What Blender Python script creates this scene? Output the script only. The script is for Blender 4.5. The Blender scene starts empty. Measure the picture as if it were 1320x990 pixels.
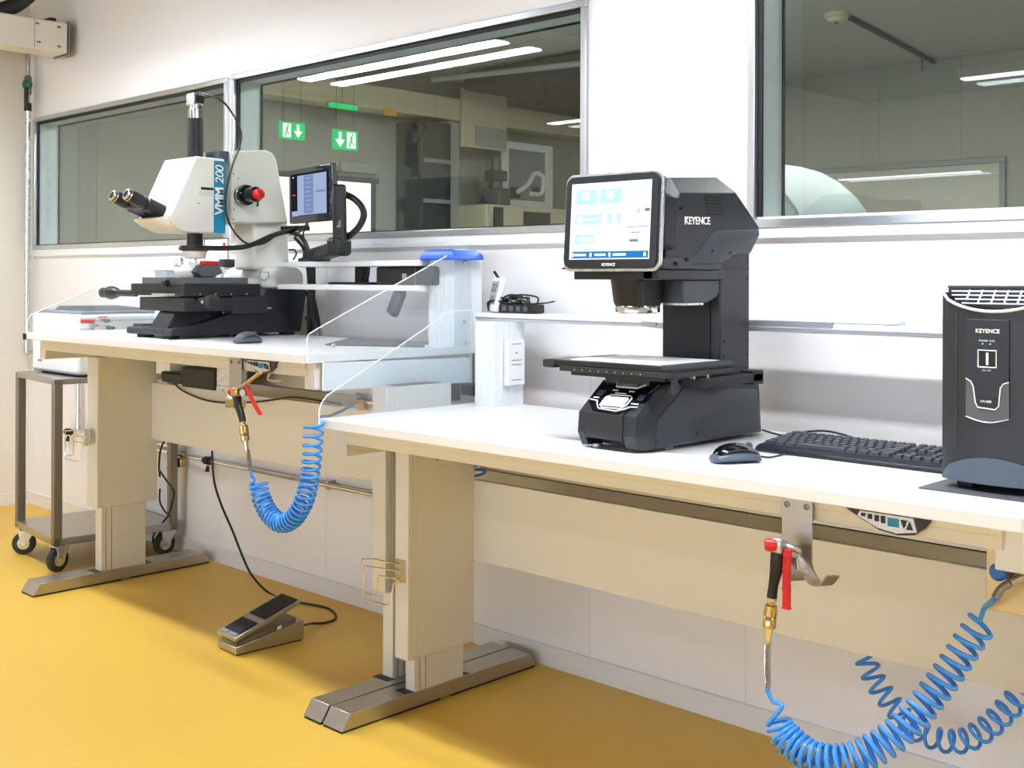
import bpy, bmesh, math, random
from mathutils import Vector, Matrix
random.seed(7)
SC = bpy.context.scene
COL = SC.collection

# ------------------------------------------------------------------ camera, world, exposure
CX, CY, CZ = 0.0, -2.6, 1.162            # camera stands 2.6 m from the window wall
F_PX, YAW, ROLL, SHIFT_PX = 1503.555, 0.767488591, 0.003376717, -136.0548
cam_d = bpy.data.cameras.new('camera')
cam_d.sensor_fit = 'HORIZONTAL'; cam_d.sensor_width = 36.0
cam_d.lens = 36.0 * F_PX / 1320.0
cam_d.shift_y = SHIFT_PX / 1320.0
cam_d.clip_start = 0.02; cam_d.clip_end = 100
cam = bpy.data.objects.new('camera', cam_d); COL.objects.link(cam)
_f = Vector((-math.sin(YAW), math.cos(YAW), 0)); _r0 = Vector((math.cos(YAW), math.sin(YAW), 0)); _u0 = Vector((0, 0, 1))
_r = math.cos(ROLL) * _r0 + math.sin(ROLL) * _u0
_u = -math.sin(ROLL) * _r0 + math.cos(ROLL) * _u0
cam.matrix_world = Matrix(((_r.x, _u.x, -_f.x, CX), (_r.y, _u.y, -_f.y, CY), (_r.z, _u.z, -_f.z, CZ), (0, 0, 0, 1)))
SC.camera = cam
SC.view_settings.view_transform = 'Standard'
SC.view_settings.look = 'None'
SC.view_settings.gamma = 1.0
SC.view_settings.use_curve_mapping = False
SC.view_settings.exposure = 0.33
SC.cycles.max_bounces = 10
SC.cycles.diffuse_bounces = 5
SC.cycles.glossy_bounces = 5
SC.cycles.transparent_max_bounces = 24
SC.cycles.caustics_reflective = False
SC.cycles.caustics_refractive = False
SC.cycles.use_denoising = True
SC.cycles.sample_clamp_indirect = 8.0
BENCH_LAMP = 100.0            # brightness of the lamps right above the benches
LAMP = 17.0            # brightness of the bench lamp diffusers
FRONT_FILL = 6.5        # brightness of the glowing panels added in the unseen wall behind the camera
NEXT_FILL = 20.0        # brightness of the unseen fill lamp added in the room behind the glass
wd = bpy.data.worlds.new('world'); SC.world = wd; wd.use_nodes = True
wd.node_tree.nodes['Background'].inputs[0].default_value = (0.93, 0.96, 1.0, 1)
wd.node_tree.nodes['Background'].inputs[1].default_value = 0.42

# surveying helpers: a sight line from the camera station met with a plane at its real distance
C0 = Vector((CX, CY, CZ))
def _ray(px, py): return _f + (px - 660) / F_PX * _r - (py - 495 - SHIFT_PX) / F_PX * _u
def FY(px, py, y):
    d = _ray(px, py); return C0 + d * ((y - CY) / d.y)
def FX(px, py, x):
    d = _ray(px, py); return C0 + d * ((x - CX) / d.x)
def FZ(px, py, z):
    d = _ray(px, py); return C0 + d * ((z - CZ) / d.z)
def S(px, py, x):
    p = FX(px, py, x); return (p.y, p.z)

# ------------------------------------------------------------------ materials
def lin(c): return c / 12.92 if c <= 0.04045 else ((c + 0.055) / 1.055) ** 2.4
def rgb(h):
    h = h.lstrip('#'); return tuple(lin(int(h[i:i + 2], 16) / 255) for i in (0, 2, 4)) + (1,)
MATS = {}
def mat(name, col, rough=0.5, metal=0.0, var=0.05, scale=30.0, bump=0.0, coat=0.0, spec=0.5):
    m = bpy.data.materials.new(name); m.use_nodes = True
    nt = m.node_tree; b = nt.nodes['Principled BSDF']
    c = rgb(col)
    tc = nt.nodes.new('ShaderNodeTexCoord')
    n = nt.nodes.new('ShaderNodeTexNoise'); n.inputs['Scale'].default_value = scale; n.inputs['Detail'].default_value = 3
    nt.links.new(tc.outputs['Object'], n.inputs['Vector'])
    mr = nt.nodes.new('ShaderNodeMapRange')
    mr.inputs['To Min'].default_value = max(0.02, rough - var); mr.inputs['To Max'].default_value = min(1, rough + var)
    nt.links.new(n.outputs['Fac'], mr.inputs['Value']); nt.links.new(mr.outputs['Result'], b.inputs['Roughness'])
    b.inputs['Base Color'].default_value = c
    b.inputs['Metallic'].default_value = metal
    b.inputs['Specular IOR Level'].default_value = spec
    if coat: b.inputs['Coat Weight'].default_value = coat
    if bump:
        bp = nt.nodes.new('ShaderNodeBump'); bp.inputs['Strength'].default_value = bump; bp.inputs['Distance'].default_value = 0.001
        nt.links.new(n.outputs['Fac'], bp.inputs['Height']); nt.links.new(bp.outputs['Normal'], b.inputs['Normal'])
    MATS[name] = m; return m
def emis(name, col, s):
    m = bpy.data.materials.new(name); m.use_nodes = True; nt = m.node_tree
    nt.nodes.remove(nt.nodes['Principled BSDF'])
    e = nt.nodes.new('ShaderNodeEmission'); e.inputs[0].default_value = rgb(col); e.inputs[1].default_value = s
    nt.links.new(e.outputs[0], nt.nodes['Material Output'].inputs[0]); MATS[name] = m; return m
def clear(name, tint, f0=0.04, boost=1.0, haze=0.0):
    """clear sheet: transparent body, mirror reflection growing towards grazing view"""
    m = bpy.data.materials.new(name); m.use_nodes = True; nt = m.node_tree
    nt.nodes.remove(nt.nodes['Principled BSDF'])
    N = nt.nodes.new
    g = N('ShaderNodeNewGeometry')
    dot = N('ShaderNodeVectorMath'); dot.operation = 'DOT_PRODUCT'
    nt.links.new(g.outputs['Incoming'], dot.inputs[0]); nt.links.new(g.outputs['Normal'], dot.inputs[1])
    ab = N('ShaderNodeMath'); ab.operation = 'ABSOLUTE'; nt.links.new(dot.outputs['Value'], ab.inputs[0])
    om = N('ShaderNodeMath'); om.operation = 'SUBTRACT'; om.inputs[0].default_value = 1; nt.links.new(ab.outputs[0], om.inputs[1])
    pw = N('ShaderNodeMath'); pw.operation = 'POWER'; pw.inputs[1].default_value = 5; nt.links.new(om.outputs[0], pw.inputs[0])
    ma = N('ShaderNodeMath'); ma.operation = 'MULTIPLY_ADD'; ma.inputs[1].default_value = (1 - f0) * boost; ma.inputs[2].default_value = f0 * boost
    ma.use_clamp = True
    nt.links.new(pw.outputs[0], ma.inputs[0])
    tr = N('ShaderNodeBsdfTransparent'); tr.inputs[0].default_value = rgb(tint)
    gl = N('ShaderNodeBsdfGlossy'); gl.inputs['Roughness'].default_value = 0.0
    mx = N('ShaderNodeMixShader')
    nt.links.new(ma.outputs[0], mx.inputs[0]); nt.links.new(tr.outputs[0], mx.inputs[1]); nt.links.new(gl.outputs[0], mx.inputs[2])
    out = mx
    if haze:
        df = N('ShaderNodeBsdfDiffuse'); df.inputs[0].default_value = (0.9, 0.93, 0.95, 1)
        m2 = N('ShaderNodeMixShader'); m2.inputs[0].default_value = haze
        nt.links.new(mx.outputs[0], m2.inputs[1]); nt.links.new(df.outputs[0], m2.inputs[2]); out = m2
    nt.links.new(out.outputs[0], nt.nodes['Material Output'].inputs[0]); MATS[name] = m; return m

mat('wall_paint', '#f1efee', 0.55, scale=8)
mat('cream_paint', '#ece6da', 0.6, scale=8)
mat('floor_resin', '#e6bb4c', 0.42, var=0.08, scale=3, spec=0.35)
mat('skirting', '#e9e8e6', 0.5)
mat('ceiling_dark', '#6f7072', 0.8)
mat('alu', '#d3d8dc', 0.34, 1.0, var=0.08, scale=60)
mat('alu_light', '#f1f5f7', 0.45, 0.05, var=0.06)
mat('steel', '#b7b4af', 0.36, 1.0, var=0.1, scale=40)
mat('steel_dark', '#8d877d', 0.42, 0.9, var=0.1, scale=40)
mat('chrome', '#e6e6e6', 0.12, 1.0)
mat('brass', '#cdb277', 0.25, 1.0)
mat('warm_steel', '#c8b48a', 0.35, 0.8)  # tan steel; on the regulator plate the tan imitates yellow floor reflection
mat('keycap', '#3b4049', 0.4)
mat('hood_grey', '#9fb0ba', 0.5)
mat('laminate', '#f4f3f2', 0.38, scale=50)
mat('grey_paint', '#dbd9d3', 0.42, scale=50)
mat('rail_paint', '#d6d0c0', 0.45)
mat('gasket', '#0d0e10', 0.6)
mat('black', '#131416', 0.45)
mat('black_soft', '#232427', 0.6)
mat('charcoal', '#24272b', 0.42, bump=0.08, scale=400)
mat('charcoal_mid', '#393d44', 0.42)
mat('bluegrey', '#4d5a68', 0.35)
mat('navy_black', '#191c22', 0.42, bump=0.06, scale=300)
mat('gloss_black', '#0c0d12', 0.12, coat=0.5)
mat('rubber', '#1c1c1d', 0.7)
mat('tyre', '#303234', 0.75)
mat('scope_white', '#ecebe6', 0.4)
mat('scope_grey', '#dcdcd6', 0.42)
mat('teal', '#1486ad', 0.45)
mat('white_ink', '#ffffff', 0.5)
mat('white_plastic', '#f3f4f5', 0.4)
mat('silver', '#cfd1d3', 0.28, 0.8)
mat('red', '#d81f26', 0.35)
mat('blue_hose', '#3b95ee', 0.22, spec=0.6)
mat('blue_hose_dark', '#2b62b8', 0.3)
mat('blue_plastic', '#2a63d8', 0.4)
mat('knob_blue', '#1d66b5', 0.4)
mat('lcd', '#a9b2ae', 0.3)
mat('dark_ink', '#4a4e52', 0.5)
mat('yellow', '#d8a62a', 0.5)
mat('mid_grey', '#8d9195', 0.5)
mat('dark_grey', '#55585c', 0.5)
mat('back_wall_grey', '#a3a29b', 0.7, scale=5)
mat('back_cream', '#c9bfa6', 0.6)
mat('back_dark', '#33363a', 0.7)
mat('back_ceiling', '#c4bfb6', 0.8)
mat('pale_blue', '#dbe6ec', 0.5)
clear('glass', '#eef1ef', 0.045, 1.0)
clear('acrylic', '#fcfeff', 0.04, 0.9, haze=0.05)
mat('acrylic_edge', '#fbfdfe', 0.25)
emis('lamp_light', '#f4f9ff', LAMP)
emis('bench_lamp_light', '#f0f6ff', BENCH_LAMP)
emis('front_fill_panel', '#dde9ff', FRONT_FILL)
emis('next_fill_light', '#f8f8f4', NEXT_FILL * 6)
emis('screen_white', '#fbfeff', 1.15)
emis('screen_cyan', '#bdf0ef', 1.0)
emis('screen_pale', '#e2e6e8', 1.0)
emis('screen_grey', '#8c9298', 0.8)
emis('screen_blue', '#2f86c8', 0.9)
emis('tablet_blue', '#a9b9dd', 0.75)
emis('tablet_mid', '#7f93c2', 0.75)
emis('tablet_dark', '#252633', 0.6)
emis('exit_green', '#13c46c', 1.7)
emis('exit_white', '#f5fff8', 2.2)
emis('far_window_light', '#f3efe4', 2.2)

# ------------------------------------------------------------------ mesh helpers
class MB:
    def __init__(s): s.bm = bmesh.new()
    def hull(s, rings, cap=True):
        vs = [[s.bm.verts.new(p) for p in r] for r in rings]
        n = len(rings[0])
        for a, b in zip(vs, vs[1:]):
            for i in range(n):
                j = (i + 1) % n
                s.bm.faces.new((a[i], a[j], b[j], b[i]))
        if cap:
            s.bm.faces.new(vs[0][::-1]); s.bm.faces.new(vs[-1])
        return s
    def box(s, x0, x1, y0, y1, z0, z1):
        return s.hull([[(x0, y0, z0), (x1, y0, z0), (x1, y1, z0), (x0, y1, z0)], [(x0, y0, z1), (x1, y0, z1), (x1, y1, z1), (x0, y1, z1)]])
    def obox(s, o, ax, ay, az, dx, dy, dz):
        """box from corner-centre o, spans -d..+d along unit axes"""
        o = Vector(o); ax = Vector(ax).normalized(); ay = Vector(ay).normalized(); az = Vector(az).normalized()
        r = []
        for k in (-1, 1):
            r.append([o + ax * (i * dx) + ay * (j * dy) + az * (k * dz) for i, j in ((-1, -1), (1, -1), (1, 1), (-1, 1))])
        return s.hull(r)
    def prism(s, poly, axis, a, b, inset=None):
        """poly of 2-D points: axis 'x' -> (y,z), 'y' -> (x,z), 'z' -> (x,y)"""
        def P(p, t):
            return {'x': (t, p[0], p[1]), 'y': (p[0], t, p[1]), 'z': (p[0], p[1], t)}[axis]
        return s.hull([[P(p, a) for p in poly], [P(p, b) for p in poly]])
    def loft2(s, pa, pb, axis, a, b):
        def P(p, t):
            return {'x': (t, p[0], p[1]), 'y': (p[0], t, p[1]), 'z': (p[0], p[1], t)}[axis]
        return s.hull([[P(p, a) for p in pa], [P(p, b) for p in pb]])
    def cone(s, p0, p1, r0, r1=None, seg=24):
        r1 = r0 if r1 is None else r1
        p0 = Vector(p0); p1 = Vector(p1); d = (p1 - p0).normalized()
        a = d.orthogonal().normalized(); b = d.cross(a)
        R = []
        for p, r in ((p0, r0), (p1, r1)):
            R.append([p + (a * math.cos(t) + b * math.sin(t)) * r for t in (2 * math.pi * i / seg for i in range(seg))])
        return s.hull(R)
    def lathe(s, p0, d, prof, seg=28):
        """prof: list of (distance along d, radius)"""
        p0 = Vector(p0); d = Vector(d).normalized(); a = d.orthogonal().normalized(); b = d.cross(a)
        return s.hull([[p0 + d * h + (a * math.cos(t) + b * math.sin(t)) * max(r, 1e-5) for t in (2 * math.pi * i / seg for i in range(seg))] for h, r in prof])
    def tube(s, pts, r, seg=8, smooth=0, flat=None):
        pts = [Vector(p) for p in pts]
        if smooth: pts = spline(pts, smooth)
        d = (pts[1] - pts[0]).normalized(); a = d.orthogonal().normalized()
        R = []
        n = len(pts)
        for i, p in enumerate(pts):
            t = (pts[min(i + 1, n - 1)] - pts[max(i - 1, 0)]).normalized()
            a = (a - t * a.dot(t))
            a = a.normalized() if a.length > 1e-6 else t.orthogonal().normalized()
            b = t.cross(a)
            rr = r(i / (n - 1)) if callable(r) else r
            R.append([p + (a * math.cos(q) + b * math.sin(q)) * rr for q in (2 * math.pi * k / seg for k in range(seg))])
        return s.hull(R)
    def ball(s, c, r, sx=1, sy=1, sz=1, seg=20):
        m = Matrix.Translation(Vector(c)) @ Matrix.Diagonal((r * sx, r * sy, r * sz, 1))
        bmesh.ops.create_uvsphere(s.bm, u_segments=seg, v_segments=seg // 2, radius=1, matrix=m); return s
    def build(s, name, m, parent=None, bevel=0.0, seg=2, sharp=38, subsurf=0, kind=None):
        bmesh.ops.recalc_face_normals(s.bm, faces=s.bm.faces)
        me = bpy.data.meshes.new(name); s.bm.to_mesh(me); s.bm.free()
        ob = bpy.data.objects.new(name, me); COL.objects.link(ob)
        me.materials.append(MATS[m] if isinstance(m, str) else m)
        for p in me.polygons: p.use_smooth = True
        me.set_sharp_from_angle(angle=math.radians(sharp))
        if bevel:
            b = ob.modifiers.new('bevel', 'BEVEL'); b.width = bevel; b.segments = seg; b.limit_method = 'ANGLE'; b.angle_limit = math.radians(35)
            b.harden_normals = False
        if subsurf:
            q = ob.modifiers.new('sub', 'SUBSURF'); q.levels = subsurf; q.render_levels = subsurf
        if parent is not None: attach(ob, parent)
        if kind: ob['kind'] = kind
        return ob
def wpos(o):
    return Vector(o['_w']) if '_w' in o else Vector((0, 0, 0))
def attach(ob, parent):
    ob.parent = parent
    p = parent; off = Vector((0, 0, 0))
    while p is not None:
        off += p.location; p = p.parent
    for v in ob.data.vertices: v.co -= off
def spline(pts, n):
    out = []
    P = [pts[0] * 2 - pts[1]] + pts + [pts[-1] * 2 - pts[-2]]
    for i in range(1, len(P) - 2):
        a, b, c, d = P[i - 1], P[i], P[i + 1], P[i + 2]
        for k in range(n):
            t = k / n
            out.append(0.5 * ((2 * b) + (c - a) * t + (2 * a - 5 * b + 4 * c - d) * t * t + (3 * b - a - 3 * c + d) * t ** 3))
    out.append(pts[-1]); return out
def thing(name, label, cat, loc, group=None, kind=None):
    o = bpy.data.objects.new(name, None); COL.objects.link(o); o.location = loc; o.empty_display_size = 0.05
    if label: o['label'] = label
    if cat: o['category'] = cat
    if group: o['group'] = group
    if kind: o['kind'] = kind
    return o
def tag(o, label, cat, group=None):
    o['label'] = label; o['category'] = cat
    if group: o['group'] = group
    return o
def struct(mb, name, m, **k):
    o = mb.build(name, m, **k); o['kind'] = 'structure'; return o
def dup(root, loc, label, group=None):
    r = root.copy(); COL.objects.link(r); r.location = loc; r['label'] = label
    if group: r['group'] = group
    for ch in list(root.children):
        c = ch.copy(); COL.objects.link(c); c.parent = r
        for g in list(ch.children):
            d = g.copy(); COL.objects.link(d); d.parent = c
    return r
def text(s, name, size, o, right, up, m, parent, shear=0.0, depth=0.0006, align='LEFT', spacing=1.0, bold=0.0):
    cu = bpy.data.curves.new(name, 'FONT'); cu.body = s; cu.size = size; cu.shear = shear; cu.extrude = depth; cu.align_x = align
    cu.space_character = spacing; cu.offset = bold
    t = bpy.data.objects.new(name, cu); COL.objects.link(t)
    dg = bpy.context.evaluated_depsgraph_get()
    me = bpy.data.meshes.new_from_object(t.evaluated_get(dg))
    bpy.data.objects.remove(t)
    r = Vector(right).normalized(); u = Vector(up).normalized(); n = r.cross(u)
    M = Matrix(((r.x, u.x, n.x, o[0]), (r.y, u.y, n.y, o[1]), (r.z, u.z, n.z, o[2]), (0, 0, 0, 1)))
    me.transform(M)
    ob = bpy.data.objects.new(name, me); COL.objects.link(ob)
    me.materials.clear(); me.materials.append(MATS[m])
    if parent is not None: attach(ob, parent)
    return ob
def helix(path, radius, pitch, per=14, phase=0.0):
    """coil wound round a path; pitch(t) = metres per turn"""
    P = spline([Vector(p) for p in path], 40)
    L = [0.0]
    for a, b in zip(P, P[1:]): L.append(L[-1] + (b - a).length)
    T = L[-1]; out = []; s = 0.0; ang = phase
    frames = []; a = (P[1] - P[0]).normalized().orthogonal().normalized()
    for i in range(len(P)):
        t = (P[min(i + 1, len(P) - 1)] - P[max(i - 1, 0)]).normalized(); a = (a - t * a.dot(t)).normalized(); frames.append((a.copy(), t.cross(a)))
    j = 0
    while s < T:
        while j < len(L) - 2 and L[j + 1] < s: j += 1
        w = (s - L[j]) / max(1e-9, L[j + 1] - L[j]); c = P[j].lerp(P[j + 1], w); fa, fb = frames[j]
        rr = radius(s / T) if callable(radius) else radius
        out.append(c + (fa * math.cos(ang) + fb * math.sin(ang)) * rr)
        s += pitch(s / T) / per; ang += 2 * math.pi / per
    return out

# ------------------------------------------------------------------ the room
XL = -5.97                                # left wall
Z_C = 3.05                                # ceiling
W = [(-5.88, -4.122, 1.322, 1.95), (-4.046, -2.222, 1.322, 1.955), (-1.632, 1.25, 1.315, 1.955)]
struct(MB().box(XL - 0.1, 4.5, -9.1, 0.0, -0.1, 0.0), 'floor', 'floor_resin')
struct(MB().box(XL - 0.1, 4.5, -9.1, 0.1, Z_C, Z_C + 0.1), 'ceiling', 'ceiling_dark')
wb = MB().box(XL, 4.5, 0, 0.12, 0, 1.322).box(XL, 4.5, 0, 0.12, 1.955, Z_C)
wb.box(XL, W[0][0], 0, 0.12, 1.322, 1.955).box(W[0][1], W[1][0], 0, 0.12, 1.322, 1.955).box(W[1][1], W[2][0], 0, 0.12, 1.322, 1.955).box(W[2][1], 4.5, 0, 0.12, 1.322, 1.955)
struct(wb, 'wall_back', 'wall_paint')
wl = MB().box(XL - 0.1, XL, -9.1, 0.12, 0, Z_C)
for k in range(24): wl.box(XL, XL + 0.006, -0.28 - k * 0.3, -0.04 - k * 0.3, 0.06, Z_C)
struct(wl, 'wall_left', 'cream_paint')
YW = -9.0
wf = MB().box(XL, 4.5, YW - 0.1, YW, 0, 0.45).box(XL, 4.5, YW - 0.1, YW, 1.75, Z_C)
for k in range(6): wf.box(XL + k * 2.05, XL + k * 2.05 + 0.2, YW - 0.1, YW, 0.45, 1.75)
struct(wf, 'wall_front', 'wall_paint')
for k in range(5):  # no windows known here: glowing panels added for frontal fill light
    r = thing('window_%d' % (k + 4), None, None, (XL + 1.1 + k * 2.05, YW, 0.45), kind='structure')
    x0 = XL + 0.2 + k * 2.05; x1 = XL + 2.05 + k * 2.05
    MB().box(x0, x1, YW - 0.08, YW - 0.07, 0.45, 1.75).build('window_pane', 'front_fill_panel', r)  # added light panel, set too low to mirror in the glass
    MB().box(x0, x0 + 0.05, YW - 0.07, YW - 0.02, 0.45, 1.75).box(x1 - 0.05, x1, YW - 0.07, YW - 0.02, 0.45, 1.75).build('window_frame', 'alu_light', r)
struct(MB().box(4.5, 4.6, -9.1, 0.12, 0, Z_C), 'wall_right', 'wall_paint')
struct(MB().box(XL, 4.5, -0.008, 0, 0, 0.062).box(XL, 4.5, -0.012, 0, 0.056, 0.063), 'baseboard_back', 'skirting')
struct(MB().box(XL, XL + 0.012, -9, 0, 0, 0.062), 'baseboard_left', 'skirting')
# seams and trims of the wall panels
t1 = MB().box(XL, 4.5, -0.016, 0.0, 1.266, 1.281)
struct(t1, 'trim_1', 'alu_light', bevel=0.002)
t2 = MB().box(XL, 4.5, -0.010, 0.0, 1.281, 1.300)
struct(t2, 'trim_2', 'wall_paint')
t3 = MB()
for x in (-5.915, -2.19, -1.662): t3.box(x - 0.002, x + 0.002, -0.0015, 0, 0.06, 3.0)
for x in (-4.75, -3.45, -0.4): t3.box(x - 0.0015, x + 0.0015, -0.0012, 0, 0.06, 1.266)
struct(t3, 'trim_3', 'skirting')
def window(i, x0, x1, z0, z1):
    r = thing('window_%d' % i, None, None, ((x0 + x1) / 2, 0, z0), kind='structure')
    fw = 0.022
    f = MB().box(x0 - fw, x1 + fw, -0.014, 0.004, z1, z1 + fw).box(x0 - fw, x1 + fw, -0.014, 0.004, z0 - fw, z0)
    f.box(x0 - fw, x0, -0.014, 0.004, z0, z1).box(x1, x1 + fw, -0.014, 0.004, z0, z1)
    f.build('window_frame', 'alu', r, bevel=0.002)
    g = 0.012
    for n, ya, yb in (('outer', 0.002, 0.010), ('inner', 0.108, 0.116)):
        k = MB().box(x0, x1, ya, yb, z1 - g, z1).box(x0, x1, ya, yb, z0, z0 + 0.004).box(x0, x0 + g, ya, yb, z0, z1).box(x1 - g, x1, ya, yb, z0, z1)
        k.build('window_gasket', 'gasket', r)
    MB().box(x0 + 0.001, x0 + 0.006, 0.010, 0.108, z0, z1).box(x1 - 0.006, x1 - 0.001, 0.010, 0.108, z0, z1).box(x0, x1, 0.010, 0.108, z1 - 0.006, z1 - 0.001).box(x0, x1, 0.010, 0.108, z0 + 0.001, z0 + 0.004).build('window_reveal', 'pale_blue', r)
    MB().box(x0 + g, x1 - g, 0.004, 0.009, z0 + 0.004, z1 - g).build('window_pane', 'glass', r)
    MB().box(x0 + g, x1 - g, 0.110, 0.115, z0 + 0.004, z1 - g).build('window_pane', 'glass', r)
for i, w in enumerate(W): window(i + 1, *w)

# ------------------------------------------------------------------ lamps hung over the benches and the rows behind
def lamp(name, label, x0, x1, y, z, group, half=0.039, light='lamp_light'):
    o = thing(name, label, 'lamp', ((x0 + x1) / 2, y, z), group)
    MB().prism([(y - half - 0.006, z + 0.004), (y - half - 0.006, z + 0.03), (y - 0.03, z + 0.06), (y + 0.03, z + 0.06), (y + half + 0.006, z + 0.03), (y + half + 0.006, z + 0.004)], 'x', x0 - 0.01, x1 + 0.01).build('housing', 'white_plastic', o, bevel=0.003)
    MB().box(x0, x1, y - half, y + half, z - 0.004, z + 0.004).build('diffuser', light, o)
    for x in (x0 + 0.25, x1 - 0.25): MB().cone((x, y, z + 0.055), (x, y, Z_C), 0.003, seg=8).build('suspension_wire', 'steel', o)
    return o
LZ = 2.19
l0 = lamp('pendant_lamp', 'white strip lamp hung above the microscope bench, mirrored long in the middle window', -4.99, -3.55, -1.0, LZ, 'strip lamps hung over the benches', light='bench_lamp_light')
dup(l0, (-1.35, -1.0, LZ), 'white strip lamp hung above the bench with the black measuring machine', 'strip lamps hung over the benches')
dup(l0, (1.55, -1.0, LZ), 'unseen white strip lamp added to the bench row, farthest right end', 'strip lamps hung over the benches')  # never in view, continues the row for the light it adds
l1 = lamp('pendant_lamp', 'white strip lamp of the second row, left end, behind the photographer', -5.2, -3.76, -3.15, LZ, 'strip lamps of the second row')
dup(l1, (-1.77, -3.3, LZ), 'white strip lamp of the second row, middle, mirrored in the right window', 'strip lamps of the second row')
dup(l1, (1.2, -3.3, LZ), 'unseen white strip lamp added to the second row, right end', 'strip lamps of the second row')  # likewise out of view, kept for its light
dup(l1, (-5.2, -8.4, LZ), 'white strip lamp at the far end of the hall, mirrored low in the right window', 'strip lamps of the far row')

# ------------------------------------------------------------------ room behind the glass
NX, NY, NZ = -6.75, 5.4, 2.72
struct(MB().box(NX, 4.5, 0.12, NY, -0.1, 0.0), 'floor_next_room', 'mid_grey')
struct(MB().box(NX, 4.5, 0.12, NY, NZ, NZ + 0.1), 'ceiling_next_room', 'back_ceiling')
nw = MB().box(NX - 0.1, NX, 0.12, NY, 0, NZ)
for y in (0.75, 1.3, 1.9, 3.3): nw.box(NX, NX + 0.004, y, y + 0.012, 0, NZ)
struct(nw, 'wall_next_room_left', 'back_wall_grey')
nb = MB().box(NX, 4.5, NY, NY + 0.1, 0, NZ)
for x in (-4.9, -4.0, -3.4, -2.2): nb.box(x, x + 0.012, NY - 0.004, NY, 0, NZ)
struct(nb, 'wall_next_room_back', 'back_wall_grey')
struct(MB().box(4.5, 4.6, 0.12, NY, 0, NZ), 'wall_next_room_right', 'back_wall_grey')
o = thing('fill_lamp', 'unseen fill lamp added on the ceiling of the room behind the glass', 'lamp', (-2.8, 1.95, NZ))  # added out of sight to brighten this room
MB().box(-5.0, -0.6, 1.86, 2.04, NZ - 0.05, NZ).build('housing', 'white_plastic', o)
MB().box(-4.98, -0.62, 1.88, 2.02, NZ - 0.06, NZ - 0.05).build('diffuser', 'next_fill_light', o)
# long beam along the left wall of that room
bx = -6.5
o = thing('crane_beam', 'long cream beam in the room behind the middle window', 'beam', (bx - 0.1, 3.5, 2.37))
MB().box(bx - 0.2, bx, 1.6, 5.2, 2.37, 2.54).build('rail', 'back_cream', o, bevel=0.008)
for y in (3.3, 4.45, 4.95): MB().box(bx, bx + 0.006, y, y + 0.03, 2.38, 2.53).build('joint_plate', 'back_cream', o)
o = thing('junction_box', 'large pale box hung across the beam behind the middle window', 'box', (bx, 3.9, 2.17))
MB().box(bx + 0.004, bx + 0.04, 3.55, 4.03, 2.17, 2.62).build('case', 'back_cream', o, bevel=0.006)
MB().box(bx + 0.04, bx + 0.05, 3.68, 4.02, 2.19, 2.34).build('cover', 'back_wall_grey', o)
# electrical cabinet with a glazed door
xa = bx - 0.05
o = thing('electrical_cabinet', 'grey wall cabinet with a glazed door and loops of cable inside, seen through the glass', 'cabinet', (xa, 4.4, 1.74))
MB().box(NX, xa - 0.03, 4.08, 4.68, 1.74, 2.27).build('case', 'mid_grey', o)
MB().box(xa - 0.03, xa, 4.08, 4.15, 1.74, 2.27).box(xa - 0.03, xa, 4.61, 4.68, 1.74, 2.27).box(xa - 0.03, xa, 4.15, 4.61, 1.74, 1.80).box(xa - 0.03, xa, 4.15, 4.61, 2.21, 2.27).build('door', 'alu_light', o, bevel=0.004)
MB().tube([(xa - 0.01, 4.25, 1.86), (xa - 0.01, 4.38, 1.93), (xa - 0.01, 4.47, 2.03), (xa - 0.01, 4.57, 2.0), (xa - 0.01, 4.55, 1.87), (xa - 0.01, 4.42, 1.86)], 0.02, smooth=6).build('cable_loop', 'white_plastic', o)
MB().box(xa - 0.028, xa - 0.012, 4.2, 4.3, 1.82, 1.90).box(xa - 0.028, xa - 0.012, 4.45, 4.52, 1.84, 1.92).build('terminal', 'back_dark', o)
# dark upright locker/column
o = thing('equipment_rack', 'tall dark rack standing behind the middle window', 'rack', (-6.6, 3.25, 0))
MB().box(NX + 0.01, -6.45, 3.12, 3.42, 0, 2.33).build('case', 'back_dark', o, bevel=0.01)
MB().box(-6.45, -6.43, 3.14, 3.40, 2.02, 2.05).box(-6.45, -6.43, 3.14, 3.40, 1.72, 1.75).build('shelf', 'mid_grey', o)
o = thing('wall_column', 'pale grey post beside the tall dark rack behind the glass', 'post', (-6.6, 3.5, 0))
MB().box(NX + 0.01, -6.5, 3.44, 3.56, 0, 2.36).build('shaft', 'back_wall_grey', o, bevel=0.01)
MB().box(NX + 0.01, -6.48, 3.43, 3.57, 0, 0.08).build('base', 'mid_grey', o)
# machine on a worktop under the beam
o = thing('control_unit', 'pale machine with a dark red front on the low counter behind the glass', 'machine', (-6.3, 4.0, 1.45))
MB().box(NX + 0.02, -6.2, 3.55, 4.75, 1.35, 1.72).build('case', 'back_cream', o, bevel=0.01)
MB().box(-6.2, -6.19, 3.95, 4.25, 1.40, 1.68).build('front_panel', 'back_dark', o)
MB().box(-6.19, -6.185, 4.02, 4.12, 1.48, 1.56).build('indicator', 'red', o)
MB().box(-6.2, -6.19, 3.62, 3.72, 1.40, 1.70).build('vent', 'back_dark', o)
o = thing('robot_arm', 'dark machine arm standing beside the wall behind the middle window', 'machine', (-6.35, 3.85, 1.72))
MB().box(-6.5, -6.3, 3.78, 3.92, 1.72, 1.86).build('base', 'dark_grey', o, bevel=0.02)
MB().cone((-6.4, 3.85, 1.86), (-6.4, 3.85, 2.1), 0.05, 0.035).build('arm', 'dark_grey', o)
MB().box(-6.46, -6.34, 3.78, 3.92, 1.92, 2.0).build('head', 'back_dark', o, bevel=0.01)
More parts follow.
